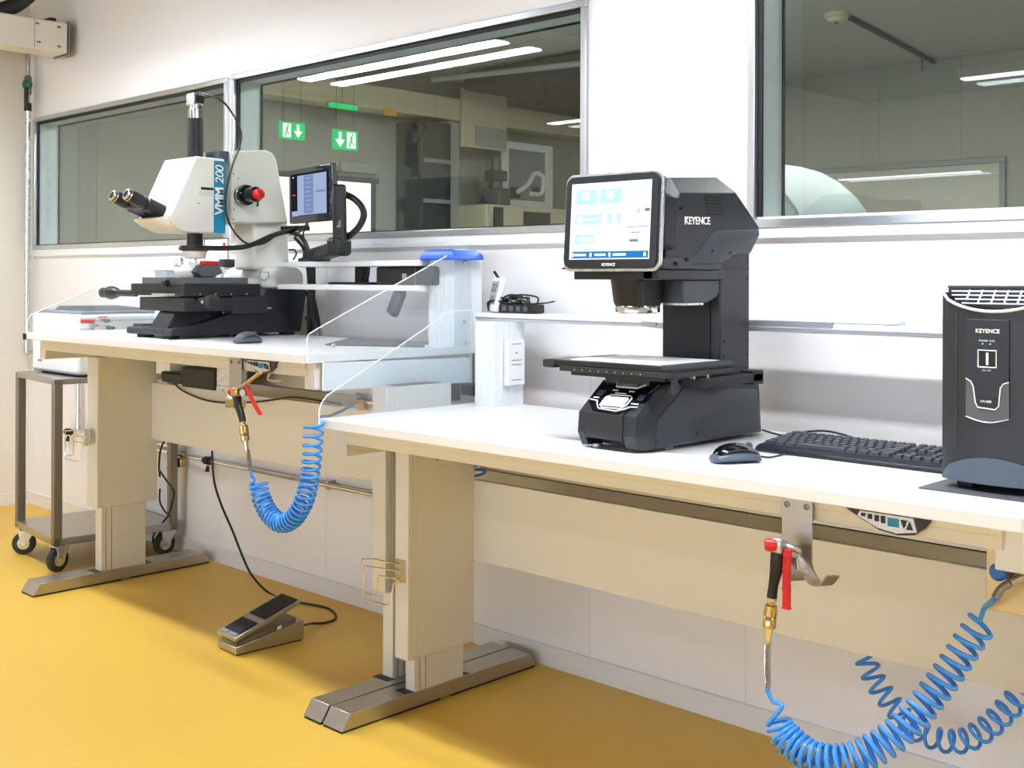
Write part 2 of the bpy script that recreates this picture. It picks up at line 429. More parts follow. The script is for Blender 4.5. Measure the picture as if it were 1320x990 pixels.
# far lit window (seen as a bright patch behind the tablet)
o = thing('interior_window', 'brightly lit window with a grey blind box behind the tablet screen', 'window', (NX, 2.45, 1.3))
MB().box(NX + 0.002, NX + 0.008, 1.75, 2.88, 1.2, 1.86).build('pane', 'far_window_light', o)
MB().box(NX, NX + 0.02, 1.70, 2.95, 1.86, 1.9).box(NX, NX + 0.02, 2.88, 2.92, 1.2, 1.86).box(NX, NX + 0.02, 1.70, 1.75, 1.2, 1.86).build('frame', 'dark_grey', o)
MB().box(NX, NX + 0.05, 2.58, 2.92, 1.93, 2.0).build('blind_box', 'back_wall_grey', o, bevel=0.006)
# exit signs
def exit_sign(label, c, half, h, order, k=1.0, back=None):
    x, y, z = c
    o = thing('exit_sign', label, 'sign', c, 'green escape signs behind the middle window')
    MB().box(x - 0.012, x, y - half, y + half, z - h, z + h).build('panel', 'exit_green' , o)
    a = -1 if order == 'arrow_first' else 1
    ay = y + a * half * 0.45; my = y - a * half * 0.45
    m = MB(); s = h
    m.prism([(ay - 0.16 * s, z + 0.75 * s), (ay + 0.16 * s, z + 0.75 * s), (ay + 0.16 * s, z), (ay + 0.6 * s, z), (ay, z - 0.75 * s), (ay - 0.6 * s, z), (ay - 0.16 * s, z)], 'x', x, x + 0.002)
    m.build('arrow', 'exit_white', o)
    m = MB().box(x, x + 0.002, my - 0.55 * s, my + 0.55 * s, z - 0.8 * s, z + 0.8 * s)
    m.build('door_symbol', 'exit_white', o)
    m = MB(); X0, X1 = x + 0.002, x + 0.003
    m.prism([(my + 0.05 * s, z + 0.7 * s), (my + 0.25 * s, z + 0.7 * s), (my + 0.25 * s, z + 0.48 * s), (my + 0.05 * s, z + 0.48 * s)], 'x', X0, X1)
    m.prism([(my - 0.1 * s, z + 0.42 * s), (my + 0.2 * s, z + 0.42 * s), (my + 0.08 * s, z - 0.1 * s), (my - 0.14 * s, z - 0.1 * s)], 'x', X0, X1)
    m.prism([(my - 0.14 * s, z - 0.1 * s), (my + 0.08 * s, z - 0.1 * s), (my - 0.2 * s, z - 0.7 * s), (my - 0.38 * s, z - 0.7 * s)], 'x', X0, X1)
    m.prism([(my + 0.0 * s, z - 0.1 * s), (my + 0.12 * s, z - 0.1 * s), (my + 0.42 * s, z - 0.5 * s), (my + 0.28 * s, z - 0.55 * s)], 'x', X0, X1)
    m.build('running_figure', 'exit_green', o)
    for q in (-0.7, 0.7): MB().cone((x - 0.006, y + half * q, z + h), (x - 0.006, y + half * q, NZ), 0.0015, seg=6).build('hanger', 'back_dark', o)
    return o
p = FX(445.5, 180.5, -5.9)
exit_sign('bright green escape sign, arrow before the running figure', p, 0.098, 0.062, 'arrow_first')
p = FX(377, 168.5, -5.9)
exit_sign('reflected ghost of a green escape sign nearest the frame, running figure before the arrow', p, 0.092, 0.052, 'man_first')  # pane reflection of a sign, built here as its own glowing panel
p = FX(444, 137, -6.4)
o = thing('emergency_light', 'small green lit emergency light hung under the ceiling behind glass', 'light', p)
MB().box(p.x - 0.02, p.x, p.y - 0.12, p.y + 0.12, p.z - 0.018, p.z + 0.018).build('diffuser', 'exit_green', o, bevel=0.01)
MB().box(p.x - 0.03, p.x - 0.02, p.y - 0.13, p.y + 0.13, p.z - 0.02, p.z + 0.03).build('back_plate', 'mid_grey', o)
MB().cone((p.x - 0.025, p.y, p.z + 0.02), (p.x - 0.025, p.y, NZ), 0.002, seg=6).build('hanger', 'back_dark', o)
p = FX(503, 145, bx + 0.01)
tag(MB().box(p.x - 0.012, p.x, p.y - 0.06, p.y + 0.06, p.z - 0.022, p.z + 0.03).build('warning_tag', 'yellow'), 'yellow tag fixed under the beam behind the glass', 'tag')
# dark air duct under the ceiling of that room
o = thing('air_duct', 'dark duct bundle under the ceiling behind the middle window', 'duct', (-5.6, 4.6, 2.55))
MB().box(-6.3, -4.75, 3.4, 5.3, 2.56, NZ - 0.02).build('casing', 'back_dark', o, bevel=0.02)
MB().cone((-5.3, 4.6, 2.54), (-4.8, 5.0, 2.48), 0.14, 0.14).build('duct_bend', 'back_dark', o)
MB().cone((-6.2, 3.0, 2.58), (-5.0, 3.25, 2.58), 0.02, seg=10).build('pipe', 'mid_grey', o)
# right window: ceiling line, detector, framed opening
p = FZ(1078, 24, NZ - 0.03)
o = thing('smoke_detector', 'round cream smoke detector on the ceiling behind the right window', 'smoke detector', (p.x, p.y, NZ))
MB().lathe((p.x, p.y, NZ), (0, 0, -1), [(0, 0.07), (0.025, 0.07), (0.03, 0.055), (0.05, 0.045), (0.055, 0.01)]).build('body', 'back_cream', o)
MB().lathe((p.x, p.y, NZ - 0.054), (0, 0, -1), [(0, 0.012), (0.004, 0.012)]).build('sensor_cap', 'back_dark', o)
a = FZ(1096, 24, NZ - 0.02); b = FZ(1218, 88, NZ - 0.02)
o = thing('ceiling_rail', 'thin dark rail running under the ceiling behind the right window', 'rail', (a + b) / 2)
MB().cone(a, b, 0.014, seg=10).build('track', 'dark_grey', o)
q = a.lerp(b, 0.72)
MB().cone(q, q - Vector((0, 0, 0.1)), 0.006, seg=8).build('hook', 'dark_grey', o)
o = thing('framed_opening', 'wide framed opening low on the wall behind the right window', 'window', (-3.9, NY, 1.4))
a = FY(1020, 226, NY - 0.01); b = FY(1297, 208, NY - 0.01)
MB().box(a.x, b.x, NY - 0.03, NY, 1.96, 2.0).box(b.x - 0.04, b.x, NY - 0.03, NY, 1.2, 1.96).box(a.x, a.x + 0.03, NY - 0.03, NY, 1.2, 1.96).build('frame', 'mid_grey', o, bevel=0.004)
MB().box(a.x + 0.03, b.x - 0.04, NY - 0.012, NY - 0.002, 1.2, 1.96).build('panel', 'back_ceiling', o)
# pale rounded hood standing against the right window
a = FY(1003, 275, 0.3); b = FY(1050, 275, 0.3)
o = thing('machine_hood', 'pale rounded hood behind the left edge of the right window', 'hood', (a.x, 0.45, 0))
pts = [(a.x - 0.25, 0.9)] + [(a.x - 0.25 + (b.x - a.x + 0.25) * math.cos(t), 1.15 + 0.38 * math.sin(t)) for t in [math.pi / 2 * (1 - k / 8) for k in range(9)]] + [(b.x, 0.9)]
MB().prism(pts, 'y', 0.3, 0.75).build('shell', 'hood_grey', o, bevel=0.01)
MB().box(a.x - 0.25, b.x, 0.32, 0.73, 0.0, 0.9).build('base', 'mid_grey', o)

# ------------------------------------------------------------------ the two height-adjustable benches
YF, YB = -0.75, -0.11
def keypad(H, x0, x1, par):
    """half-moon control panel hung under the front edge"""
    zt = H - 0.027; y = -0.722
    w = x1 - x0; d = 0.038
    k = MB()
    prof = [(x0, zt), (x0 + 0.20 * w, zt - 0.45 * d), (x0 + 0.42 * w, zt - 0.88 * d), (x0 + 0.62 * w, zt - d), (x0 + 0.80 * w, zt - 0.88 * d), (x0 + 0.92 * w, zt - 0.5 * d), (x1, zt)]
    k.prism(prof, 'y', y, y + 0.02)
    kp = k.build('control_keypad', 'gloss_black', par, bevel=0.002)
    f = MB()
    prof = [(x0 + 0.22 * w, zt - 0.12 * d), (x0 + 0.19 * w, zt - 0.36 * d), (x0 + 0.42 * w, zt - 0.78 * d), (x0 + 0.62 * w, zt - 0.9 * d), (x0 + 0.84 * w, zt - 0.72 * d), (x0 + 0.80 * w, zt - 0.12 * d)]
    f.prism(prof, 'y', y - 0.002, y)
    f.build('keypad_face', 'silver', kp)
    for q, hgt in ((0.26, 0.12), (0.335, 0.2), (0.41, 0.26), (0.48, 0.3)):
        MB().box(x0 + (q - 0.022) * w, x0 + (q + 0.022) * w, y - 0.004, y - 0.002, zt - (0.22 + hgt) * d, zt - 0.2 * d).build('key', 'black', kp)
    MB().box(x0 + 0.53 * w, x0 + 0.65 * w, y - 0.003, y - 0.002, zt - 0.62 * d, zt - 0.24 * d).build('display', 'teal', kp)
    MB().prism([(x0 + 0.67 * w, zt - 0.25 * d), (x0 + 0.74 * w, zt - 0.25 * d), (x0 + 0.705 * w, zt - 0.62 * d)], 'y', y - 0.004, y - 0.002).build('key', 'black', kp)
    MB().prism([(x0 + 0.73 * w, zt - 0.65 * d), (x0 + 0.80 * w, zt - 0.65 * d), (x0 + 0.765 * w, zt - 0.28 * d)], 'y', y - 0.004, y - 0.002).build('key', 'black', kp)
    return kp
def hook_bracket(H, xc, par):
    """steel plate screwed to the rail, ending in two upturned prongs"""
    y = -0.724; hw = 0.031; z0 = H - 0.026; z1 = H - 0.135
    b = MB().box(xc - hw, xc + hw, y, y + 0.003, z1, z0)
    for s in (-1, 1):
        k_ = 1.0 if s > 0 else 0.62
        pts = [(xc + s * 0.015, y + 0.0015, z1 + 0.008), (xc + s * 0.015 + 0.012 * k_, y - 0.010, z1 - 0.014), (xc + s * 0.015 + 0.034 * k_, y - 0.022, z1 - 0.030), (xc + s * 0.015 + 0.058 * k_, y - 0.030, z1 - 0.029), (xc + s * 0.015 + 0.078 * k_, y - 0.036, z1 - 0.008)]
        pts = spline([Vector(p) for p in pts], 6)
        ring = []
        for i, p in enumerate(pts):
            t = (pts[min(i + 1, len(pts) - 1)] - pts[max(i - 1, 0)]).normalized()
            side = Vector((0.45, -0.89, 0)).cross(Vector((0, 0, 1))) * -1; side = Vector((0.55, 0.83, 0)); side = side - t * t.dot(side); side.normalize(); up = side.cross(t)
            ring.append([p + side * 0.013 + up * 0.0016, p - side * 0.013 + up * 0.0016, p - side * 0.013 - up * 0.0016, p + side * 0.013 - up * 0.0016])
        b.hull(ring)
    hb = b.build('hook_bracket', 'steel', par, bevel=0.0008)
    for s in (-1, 1): MB().lathe((xc + s * 0.02, y, z0 - 0.014), (0, -1, 0), [(0, 0.0055), (0.002, 0.0055), (0.003, 0.003)], seg=14).build('screw', 'steel_dark', hb)
    return hb
def wire_holder(x, y, z, par, s=-1):
    """bent wire hanger for cables on the front of a leg"""
    h = MB().box(x - 0.022, x + 0.022, y - 0.003, y, z - 0.03, z + 0.03).build('cable_hanger', 'steel', par, bevel=0.006)
    w = MB(); r = 0.0022; yy = y - 0.005
    w.tube([(x, yy, z + 0.018), (x + s * 0.09, yy - 0.01, z + 0.018), (x + s * 0.135, yy - 0.02, z + 0.012), (x + s * 0.137, yy - 0.02, z + 0.0)], r, seg=6)
    w.tube([(x, yy, z + 0.0), (x + s * 0.11, yy - 0.03, z), (x + s * 0.113, yy - 0.03, z - 0.005), (x + s * 0.113, yy - 0.03, z - 0.085), (x + s * 0.11, yy - 0.03, z - 0.09), (x + s * 0.02, yy - 0.03, z - 0.09), (x + s * 0.012, yy - 0.02, z - 0.085), (x + s * 0.012, yy - 0.01, z - 0.035), (x - s * 0.01, yy, z - 0.03)], r, seg=6)
    w.tube([(x, yy, z - 0.022), (x + s * 0.07, yy - 0.015, z - 0.022), (x + s * 0.073, yy - 0.015, z - 0.028), (x + s * 0.076, yy - 0.015, z - 0.07), (x + s * 0.095, yy - 0.015, z - 0.078), (x + s * 0.137, yy - 0.02, z - 0.08)], r, seg=6)
    w.build('wire', 'chrome', h)
    return h
def leg(par, xo0, xo1, xi0, xi1, fx0, fx1, H, zlow, bracket=True, dy=0.0):
    """telescopic column on a bevel-ended floor runner"""
    l = MB().box(xo0, xo1, -0.548 + dy, -0.30 + dy, zlow, H - 0.098).build('leg', 'grey_paint', par, bevel=0.003)
    sgn = 1
    g = MB().box(xo1 - 0.0005, xo1 + 0.0008, -0.535 + dy, -0.531 + dy, zlow, H - 0.098).box(xo1 - 0.0005, xo1 + 0.0008, -0.521 + dy, -0.519 + dy, zlow, H - 0.098)
    g.build('column_groove', 'rail_paint', l)
    if bracket: MB().box(xo0 + 0.004, xo1 - 0.004, -0.50 + dy, -0.34 + dy, H - 0.098, H - 0.0245).build('top_bracket', 'steel_dark', l)
    else: MB().box(xo0 - 0.11, xo1 - 0.002, -0.50 + dy, -0.34 + dy, H - 0.104, H - 0.097).build('top_bracket', 'steel_dark', l)
    MB().box(xi0, xi1, -0.517 + dy, -0.335 + dy, 0.02, zlow + 0.02).build('inner_column', 'grey_paint', l, bevel=0.002)
    MB().box(xi1 - 0.0005, xi1 + 0.0008, -0.500 + dy, -0.497 + dy, 0.045, zlow).box(xi1 - 0.0005, xi1 + 0.0008, -0.478 + dy, -0.476 + dy, 0.045, zlow).build('column_groove', 'steel', l)
    t = 0.046
    prof = [(-0.765, 0.006), (-0.757, 0.006), (-0.737, t), (-0.060, t), (-0.036, 0.010), (-0.036, 0.006)]
    MB().prism([(-0.763, 0.006), (-0.736, t), (-0.062, t), (-0.036, 0.006)], 'x', fx0, fx1).build('foot', 'steel', l, bevel=0.0015)
    for ya, yb in ((-0.545, -0.517), (-0.335, -0.31)): MB().box(xi0 - 0.010, min(xi1 + 0.010, fx1 - 0.003), ya + dy, yb + dy, t - 0.001, t + 0.0008).build('foot_slot', 'black', l)
    for ya, yb in ((-0.762, -0.42), (-0.38, -0.037)): MB().box(fx0 + 0.004, fx1 - 0.004, ya, yb, 0.0, 0.006).build('foot_pad', 'black', l)
    return l
def bench(label, x0, x1, H, legs, pz0, pz1, tray_z):
    t = thing('workbench', label, 'workbench', ((x0 + x1) / 2, -0.43, 0), 'height adjustable workbenches')
    MB().box(x0, x1, YF, YB, H - 0.0245, H).build('tabletop', 'laminate', t, bevel=0.002)
    r = MB().box(x0 + 0.055, x1 - 0.045, -0.712, -0.69, H - 0.064, H - 0.0245)
    r.box(x0 + 0.055, x1 - 0.045, -0.7145, -0.712, H - 0.042, H - 0.0245)
    r.build('front_rail', 'rail_paint', t, bevel=0.001)
    for xa in (x0 + 0.014, x1 - 0.06):
        MB().box(xa, xa + 0.046, -0.705, -0.14, H - 0.098, H - 0.0245).build('side_beam', 'grey_paint', t, bevel=0.002)
    xs = sorted(legs, key=lambda q: q[0])
    for q in legs: leg(t, *q)
    xa = xs[0][1]; xb = xs[-1][0]
    MB().box(xa, xb, -0.305, -0.287, pz0, pz1).build('modesty_panel', 'grey_paint', t, bevel=0.0015)
    c = MB().box(xa + 0.02, xb - 0.02, -0.30, -0.296, tray_z, H - 0.06).box(xa + 0.02, xb - 0.02, -0.30, -0.16, tray_z, tray_z + 0.003).box(xa + 0.02, xb - 0.02, -0.163, -0.16, tray_z, H - 0.07)
    c.box(xa + 0.02, xb - 0.02, -0.312, -0.296, H - 0.075, H - 0.06)
    c.build('cable_tray', 'steel', t)
    return t
H2 = 0.793; H1 = 0.957
X2A, X2B = -2.487, -0.685
X1A, X1B = -4.27, -2.553
bench_r = bench('nearer lower workbench with white top carrying the black measuring machine and keyboard', X2A, X2B, H2,
    [(-2.416, -2.362, -2.407, -2.370, -2.450, -2.368, H2, 0.136), (-0.738, -0.692, -0.732, -0.698, -0.755, -0.687, H2, 0.136)], 0.368, 0.594, 0.625)
bench_l = bench('farther higher workbench with white top carrying the white microscope', X1A, X1B, H1,
    [(-4.243, -4.160, -4.235, -4.186, -4.279, -4.176, H1, 0.292, True, 0.02), (-2.549, -2.490, -2.537, -2.494, -2.533, -2.457, H1, 0.288, False, 0.028)], 0.532, 0.752, 0.79)
a = FY(1085, 656, -0.72); b = FY(1203, 672, -0.72); keypad(H2, a.x, b.x, bench_r)
a = FY(310, 464, -0.72); b = FY(358, 468, -0.72); keypad(H1, a.x, b.x, bench_l)
HK2 = FY(1027, 660, -0.724).x; hook_bracket(H2, HK2, bench_r)
HK1 = FY(303, 470, -0.724).x; hook_bracket(H1, HK1, bench_l)
wire_holder(-2.392, -0.548, 0.375, bench_r)
wire_holder(-4.195, -0.548, 0.56, bench_l)
# pull handle pressed into the side of the leg
MB().tube([(-2.3615, -0.45, 0.665), (-2.3605, -0.415, 0.672), (-2.3605, -0.40, 0.668)], 0.002, seg=6).build('side_catch', 'steel_dark', bench_r)
# air regulator under the right end of the nearer bench
a = FY(1273, 702, -0.66)
pl = MB().box(a.x, X2B - 0.01, -0.665, -0.66, a.z - 0.105, H2 - 0.03).build('regulator_plate', 'warm_steel', bench_r, bevel=0.001)
p = FY(1297, 733, -0.665)
MB().lathe(p, (0, -1, 0), [(0, 0.016), (0.012, 0.016), (0.014, 0.013), (0.02, 0.013)], seg=20).build('knob_collar', 'black', pl)
MB().lathe(p + Vector((0, -0.014, 0)), (0, -1, 0), [(0, 0.0145), (0.02, 0.0145), (0.023, 0.010)], seg=20).build('regulator_knob', 'knob_blue', pl, sharp=30)
for q in ((1295, 712), (1296, 752)):
    s = FY(q[0], q[1], -0.665); MB().lathe(s, (0, -1, 0), [(0, 0.004), (0.002, 0.004), (0.003, 0.002)], seg=10).build('screw', 'steel_dark', pl)
fit = FY(1302, 752, -0.70)
MB().cone(fit + Vector((0.03, 0.035, 0.02)), fit, 0.0075, 0.0065, seg=14).build('hose_connector', 'steel', pl)
# compressed-air outlet below the right end of the farther bench
a = FY(480, 505, -0.42); b = FY(494, 560, -0.42)
cp = MB().box(a.x, b.x, -0.43, -0.42, 0.74, H1 - 0.098).build('outlet_plate', 'white_plastic', bench_l, bevel=0.002)
sq = (b.x - a.x) * 0.6
text('COMPRESSOR', 'outlet_lettering', sq, (a.x + 0.8 * (b.x - a.x), -0.4315, 0.745), (0, 0, 1), (-1, 0, 0), 'dark_ink', cp, depth=0.0005)
p = FY(478, 520, -0.45)
br = MB().cone(p + Vector((0.01, 0.02, 0)), p + Vector((-0.055, -0.005, 0)), 0.014, seg=12)
br.cone(p + Vector((-0.02, 0.0, -0.003)), p + Vector((-0.045, -0.01, -0.005)), 0.019, seg=8)
br.build('brass_valve', 'brass', cp)
MB().obox(p + Vector((-0.035, -0.005, 0.022)), (1, 0, 0), (0, 1, 0), (0, 0, 1), 0.022, 0.008, 0.006).build('valve_lever', 'bluegrey', cp, bevel=0.003)

# boxes clipped in under the farther bench
p = FY(285, 487, -0.45)
a = FY(240, 495, -0.40); b = FY(283, 484, -0.40)
tag(MB().box(a.x, b.x, -0.42, -0.30, a.z - 0.008, b.z + 0.02).build('power_supply', 'black_soft', bevel=0.006), 'black power supply box slung under the microscope bench', 'power supply')
a = FY(213, 492, -0.38); b = FY(240, 483, -0.38)
tag(MB().box(a.x, b.x, -0.40, -0.30, a.z, b.z + 0.006).build('power_adapter', 'black', bevel=0.008), 'small black adapter left of the power supply under the bench', 'adapter')
a = FY(207, 481, -0.36); b = FY(225, 470, -0.36)
tag(MB().box(a.x, b.x, -0.38, -0.30, a.z, b.z + 0.03).build('junction_box', 'white_plastic', bevel=0.004), 'small white box under the bench beside the left leg', 'box')
a = FY(279, 497, -0.43); b = FY(296, 482, -0.43)
o = thing('cable_clamp', 'light grey clamp block under the bench behind the hook bracket', 'clamp', ((a.x + b.x) / 2, -0.41, a.z))
MB().box(a.x, b.x, -0.43, -0.36, a.z, H1 - 0.062).build('body', 'silver', o, bevel=0.003)
m = (a.x + b.x) / 2
MB().prism([(a.x, a.z), (b.x, a.z), (b.x, a.z - 0.02), (m + 0.012, a.z - 0.02), (m, a.z - 0.004), (m - 0.012, a.z - 0.02), (a.x, a.z - 0.02)], 'y', -0.43, -0.37).build('jaw', 'silver', o)

# ------------------------------------------------------------------ shelf units with clear side screens
def shelf_unit(label, xs, ux0, ux1, uy0, uy1, zb, zt, yfront, plate, screen, edge_n):
    o = thing('shelf_unit', label, 'shelf unit', ((ux0 + ux1) / 2, (uy0 + uy1) / 2, zb), 'aluminium shelf units on the benches')
    u = MB().box(ux0, ux1, uy0, uy1, zb, zt)
    for k in range(5):
        x = ux0 + (ux1 - ux0) * (0.15 + 0.17 * k); u.box(x, x + 0.004, uy0 - 0.002, uy0, zb, zt)
    for k in range(3):
        y = uy0 + (uy1 - uy0) * (0.25 + 0.25 * k); u.box(ux1, ux1 + 0.0015, y, y + 0.006, zb, zt)
    u.build('upright', 'alu_light', o, bevel=0.002)
    s = MB().prism(screen, 'x', xs, xs + 0.005).build('side_screen', 'acrylic', o)
    e = MB()
    P = [Vector((xs + 0.0025, y, z)) for y, z in screen]
    e.tube(P[:edge_n], 0.0019, seg=6)
    e.build('polished_edge', 'acrylic_edge', s)
    if plate:
        (y0, z0, z1), (y1, z2, z3) = plate
        pb = MB().prism([(y0, z0), (y1, z2), (y1, z3), (y0, z1)], 'x', xs - 0.006, xs - 0.001).build('side_plate', 'alu_light', o, bevel=0.002)
        for f in (0.05, 0.5, 0.95):
            yy = y0 + (y1 - y0) * f
            MB().lathe((xs + 0.005, yy, z1 + 0.045 + (z3 - z1) * f), (1, 0, 0), [(0, 0.006), (0.003, 0.006), (0.005, 0.003)], seg=14).build('screw', 'chrome', pb)
    return o
su1 = shelf_unit('tall aluminium shelf unit with clear screen at the right end of the microscope bench', -2.546, -2.665, -2.552, -0.205, -0.088, H1, 1.228, -0.2,
    ((-0.692, 0.857, 0.933), (-0.137, 0.846, 0.921)),
    [(-0.748, 0.938), (-0.748, 1.000), (-0.742, 1.012), (-0.71, 1.027), (-0.244, 1.228), (-0.146, 1.229), (-0.142, 1.22), (-0.142, 0.846), (-0.69, 0.857), (-0.69, 0.938)], 8)
# shelves of the farther bench (upper and lower), tilted light alu boards
for z, nm in ((1.205, 0), (1.128, 1)):
    b = MB().prism([(-0.25, z - 0.006), (-0.25, z + 0.010), (-0.245, z + 0.012), (-0.095, z + 0.012), (-0.095, z - 0.006)], 'x', -3.40, -2.66)
    b.build('shelf', 'alu_light', su1, bevel=0.002)
MB().box(-3.40, -3.388, -0.125, -0.095, H1, 1.2).build('upright', 'black', su1, bevel=0.002)
for z in (1.18, 1.0): MB().lathe((-2.541, -0.172, z + 0.03), (1, 0, 0), [(0, 0.006), (0.003, 0.006), (0.005, 0.003)], seg=14).build('screw', 'chrome', su1)
su2 = shelf_unit('long low aluminium shelf with socket post on the nearer bench behind the measuring machine', X2A + 0.001, -2.43, -2.35, -0.235, -0.115, H2, 1.036, -0.2, None,
    [(-0.752, 0.775), (-0.752, 0.815), (-0.745, 0.832), (-0.728, 0.851), (-0.285, 1.066), (-0.197, 1.067), (-0.193, 1.06), (-0.193, 0.775)], 7)
MB().prism([(-0.157, 1.036), (-0.160, 1.048), (-0.155, 1.060), (-0.100, 1.061), (-0.100, 1.036)], 'x', -2.505, -0.50).build('shelf', 'alu_light', su2, bevel=0.002)
MB().box(-2.505, -0.5, -0.1615, -0.159, 1.043, 1.047).build('shelf_groove', 'mid_grey', su2)
MB().box(-0.745, -0.69, -0.20, -0.115, H2, 1.036).build('upright', 'alu_light', su2, bevel=0.002)
p = FX(1000, 433, -1.55)
MB().box(-1.60, -1.33, -0.161, -0.154, 1.050, 1.063).build('shelf_clip_rail', 'mid_grey', su2)
# wall socket strip on the post
sx = -2.3485
sk = MB().box(sx, sx + 0.018, -0.20, -0.128, 0.852, 0.985).build('socket_strip', 'white_plastic', su2, bevel=0.004)
for z in (0.972, 0.925, 0.912, 0.868): MB().box(sx + 0.018, sx + 0.0185, -0.185, -0.145, z, z + 0.002).build('socket_line', 'dark_ink', sk)
MB().lathe((sx + 0.018, -0.165, 0.947), (1, 0, 0), [(0, 0.003), (0.001, 0.003)], seg=10).build('socket_button', 'mid_grey', sk)
# small metal clip bar hanging on the shelf edge
a = FY(827, 417, -0.168); b = FY(862, 421, -0.168)
o = thing('steel_rule', 'short grey metal bar hanging at the shelf edge behind the measuring machine', 'bar', (a.x, -0.166, a.z))
MB().prism([(a.x, a.z + 0.006), (b.x, b.z + 0.008), (b.x, b.z - 0.008), (a.x + 0.03, a.z - 0.009), (a.x, a.z - 0.004)], 'y', -0.170, -0.1615).build('bar', 'steel', o, bevel=0.001)
MB().lathe((a.x + 0.05, -0.170, a.z - 0.001), (0, -1, 0), [(0, 0.003), (0.001, 0.003)], seg=10).build('hole', 'dark_grey', o)
# white trunking lying on the shelf
a = FY(1022, 424, -0.13); b = FY(1162, 432, -0.13)
tag(MB().box(a.x, b.x, -0.152, -0.11, 1.0612, 1.069).build('cable_trunking', 'white_plastic', bevel=0.002), 'white plastic strip lying on the low shelf right of the measuring machine', 'trunking')

# ------------------------------------------------------------------ things on the shelves
zs = 1.0612
# hygrometer leaning back
p = FY(640, 401, -0.135)
o = thing('hygrometer', 'small white digital thermometer leaning on the low shelf', 'thermometer', (p.x, -0.135, zs))
ex = Vector((0.93, -0.36, 0)).normalized(); ez = Vector((0.13, 0.2, 1)).normalized(); en = ex.cross(ez).normalized(); ez = en.cross(ex).normalized() * 1
c = Vector((p.x + 0.002, -0.138, zs + 0.052))
MB().obox(c, ex, en, ez, 0.034, 0.009, 0.052).build('case', 'white_plastic', o, bevel=0.007, seg=3)
MB().obox(c + en * 0.0095 + ez * 0.004 if (en.y < 0) else c - en * 0.0095 + ez * 0.004, ex, en, ez, 0.0235, 0.0008, 0.035).build('display', 'lcd', o)
sgn = 1 if en.y < 0 else -1
text('22', 'display_digits', 0.034, c + en * sgn * 0.0106 - ex * 0.018 + ez * 0.008, ex, ez, 'dark_ink', o, depth=0.0003)
text('42', 'display_digits', 0.030, c + en * sgn * 0.0106 - ex * 0.016 - ez * 0.026, ex, ez, 'dark_ink', o, depth=0.0003)
# black power strip with a tangle of leads
a = FY(640, 405, -0.135); b = FY(693, 405, -0.135)
o = thing('power_strip', 'black power strip under a tangle of black leads on the low shelf', 'power strip', ((a.x + b.x) / 2, -0.13, zs))
MB().box(a.x, b.x, -0.156, -0.104, zs, zs + 0.026).build('body', 'black', o, bevel=0.004)
ld = MB()
rl = random.Random(3)
for k in range(9):
    xs0 = a.x + rl.uniform(-0.012, 0.03); xe0 = a.x + rl.uniform(0.09, 0.16)
    h = rl.uniform(0.038, 0.055)
    ld.tube([(xs0, -0.13 + rl.uniform(-0.02, 0.02), zs + 0.022), (xs0 + 0.02, -0.13 + rl.uniform(-0.03, 0.03), zs + h * 0.85), ((xs0 + xe0) / 2 + rl.uniform(-0.02, 0.02), -0.128 + rl.uniform(-0.03, 0.03), zs + h), (xe0 - 0.02, -0.13 + rl.uniform(-0.03, 0.03), zs + h * rl.uniform(0.6, 0.9)), (xe0, -0.13 + rl.uniform(-0.02, 0.02), zs + 0.024)], 0.0026, seg=6, smooth=6)
for k in range(3):
    yk_ = -0.156 + 0.006 * k
    ld.tube([(a.x - 0.012, yk_, zs + 0.004), (a.x - 0.014, yk_, zs + 0.03), (a.x + 0.02, yk_, zs + 0.036 - 0.006 * k), (a.x + 0.06, yk_, zs + 0.028), (a.x + 0.11, yk_, zs + 0.034 - 0.004 * k)], 0.003, seg=6, smooth=6)
ld.tube([(b.x - 0.03, -0.13, zs + 0.028), (b.x + 0.02, -0.13, zs + 0.03), (b.x + 0.06, -0.13, zs + 0.036)], 0.002, seg=6, smooth=4)
ld.build('leads', 'black', o)
for k in range(5):
    x = a.x + (b.x - a.x) * (0.15 + 0.17 * k); MB().box(x - 0.008, x + 0.008, -0.1575, -0.156, zs + 0.006, zs + 0.02).build('outlet', 'dark_grey', o)
# cable leaving the back of the shelf post
tag(MB().tube([FY(637, 350, -0.09), FY(641, 356, -0.09), FY(643, 361, -0.1), FY(639, 367, -0.11), FY(636, 372, -0.12)], 0.0042, smooth=5).build('signal_cable', 'black'), 'short black cable curling behind the white thermometer', 'cable')
z1s = 1.217
# blue box on the upper shelf
a = FY(555, 328, -0.2); b = FY(599, 327, -0.2)
m = MB().hull([[(a.x - 0.002, -0.245, z1s), (b.x + 0.004, -0.245, z1s), (b.x + 0.004, -0.12, z1s), (a.x - 0.002, -0.12, z1s)], [(a.x, -0.243, z1s + 0.016), (b.x, -0.243, z1s + 0.016), (b.x, -0.122, z1s + 0.016), (a.x, -0.122, z1s + 0.016)], [(a.x + 0.012, -0.23, z1s + 0.032), (b.x - 0.02, -0.23, z1s + 0.032), (b.x - 0.02, -0.135, z1s + 0.032), (a.x + 0.012, -0.135, z1s + 0.032)]])
tag(m.build('blue_case', 'blue_plastic', bevel=0.004), 'bright blue plastic box on the upper shelf beside the upright', 'box')
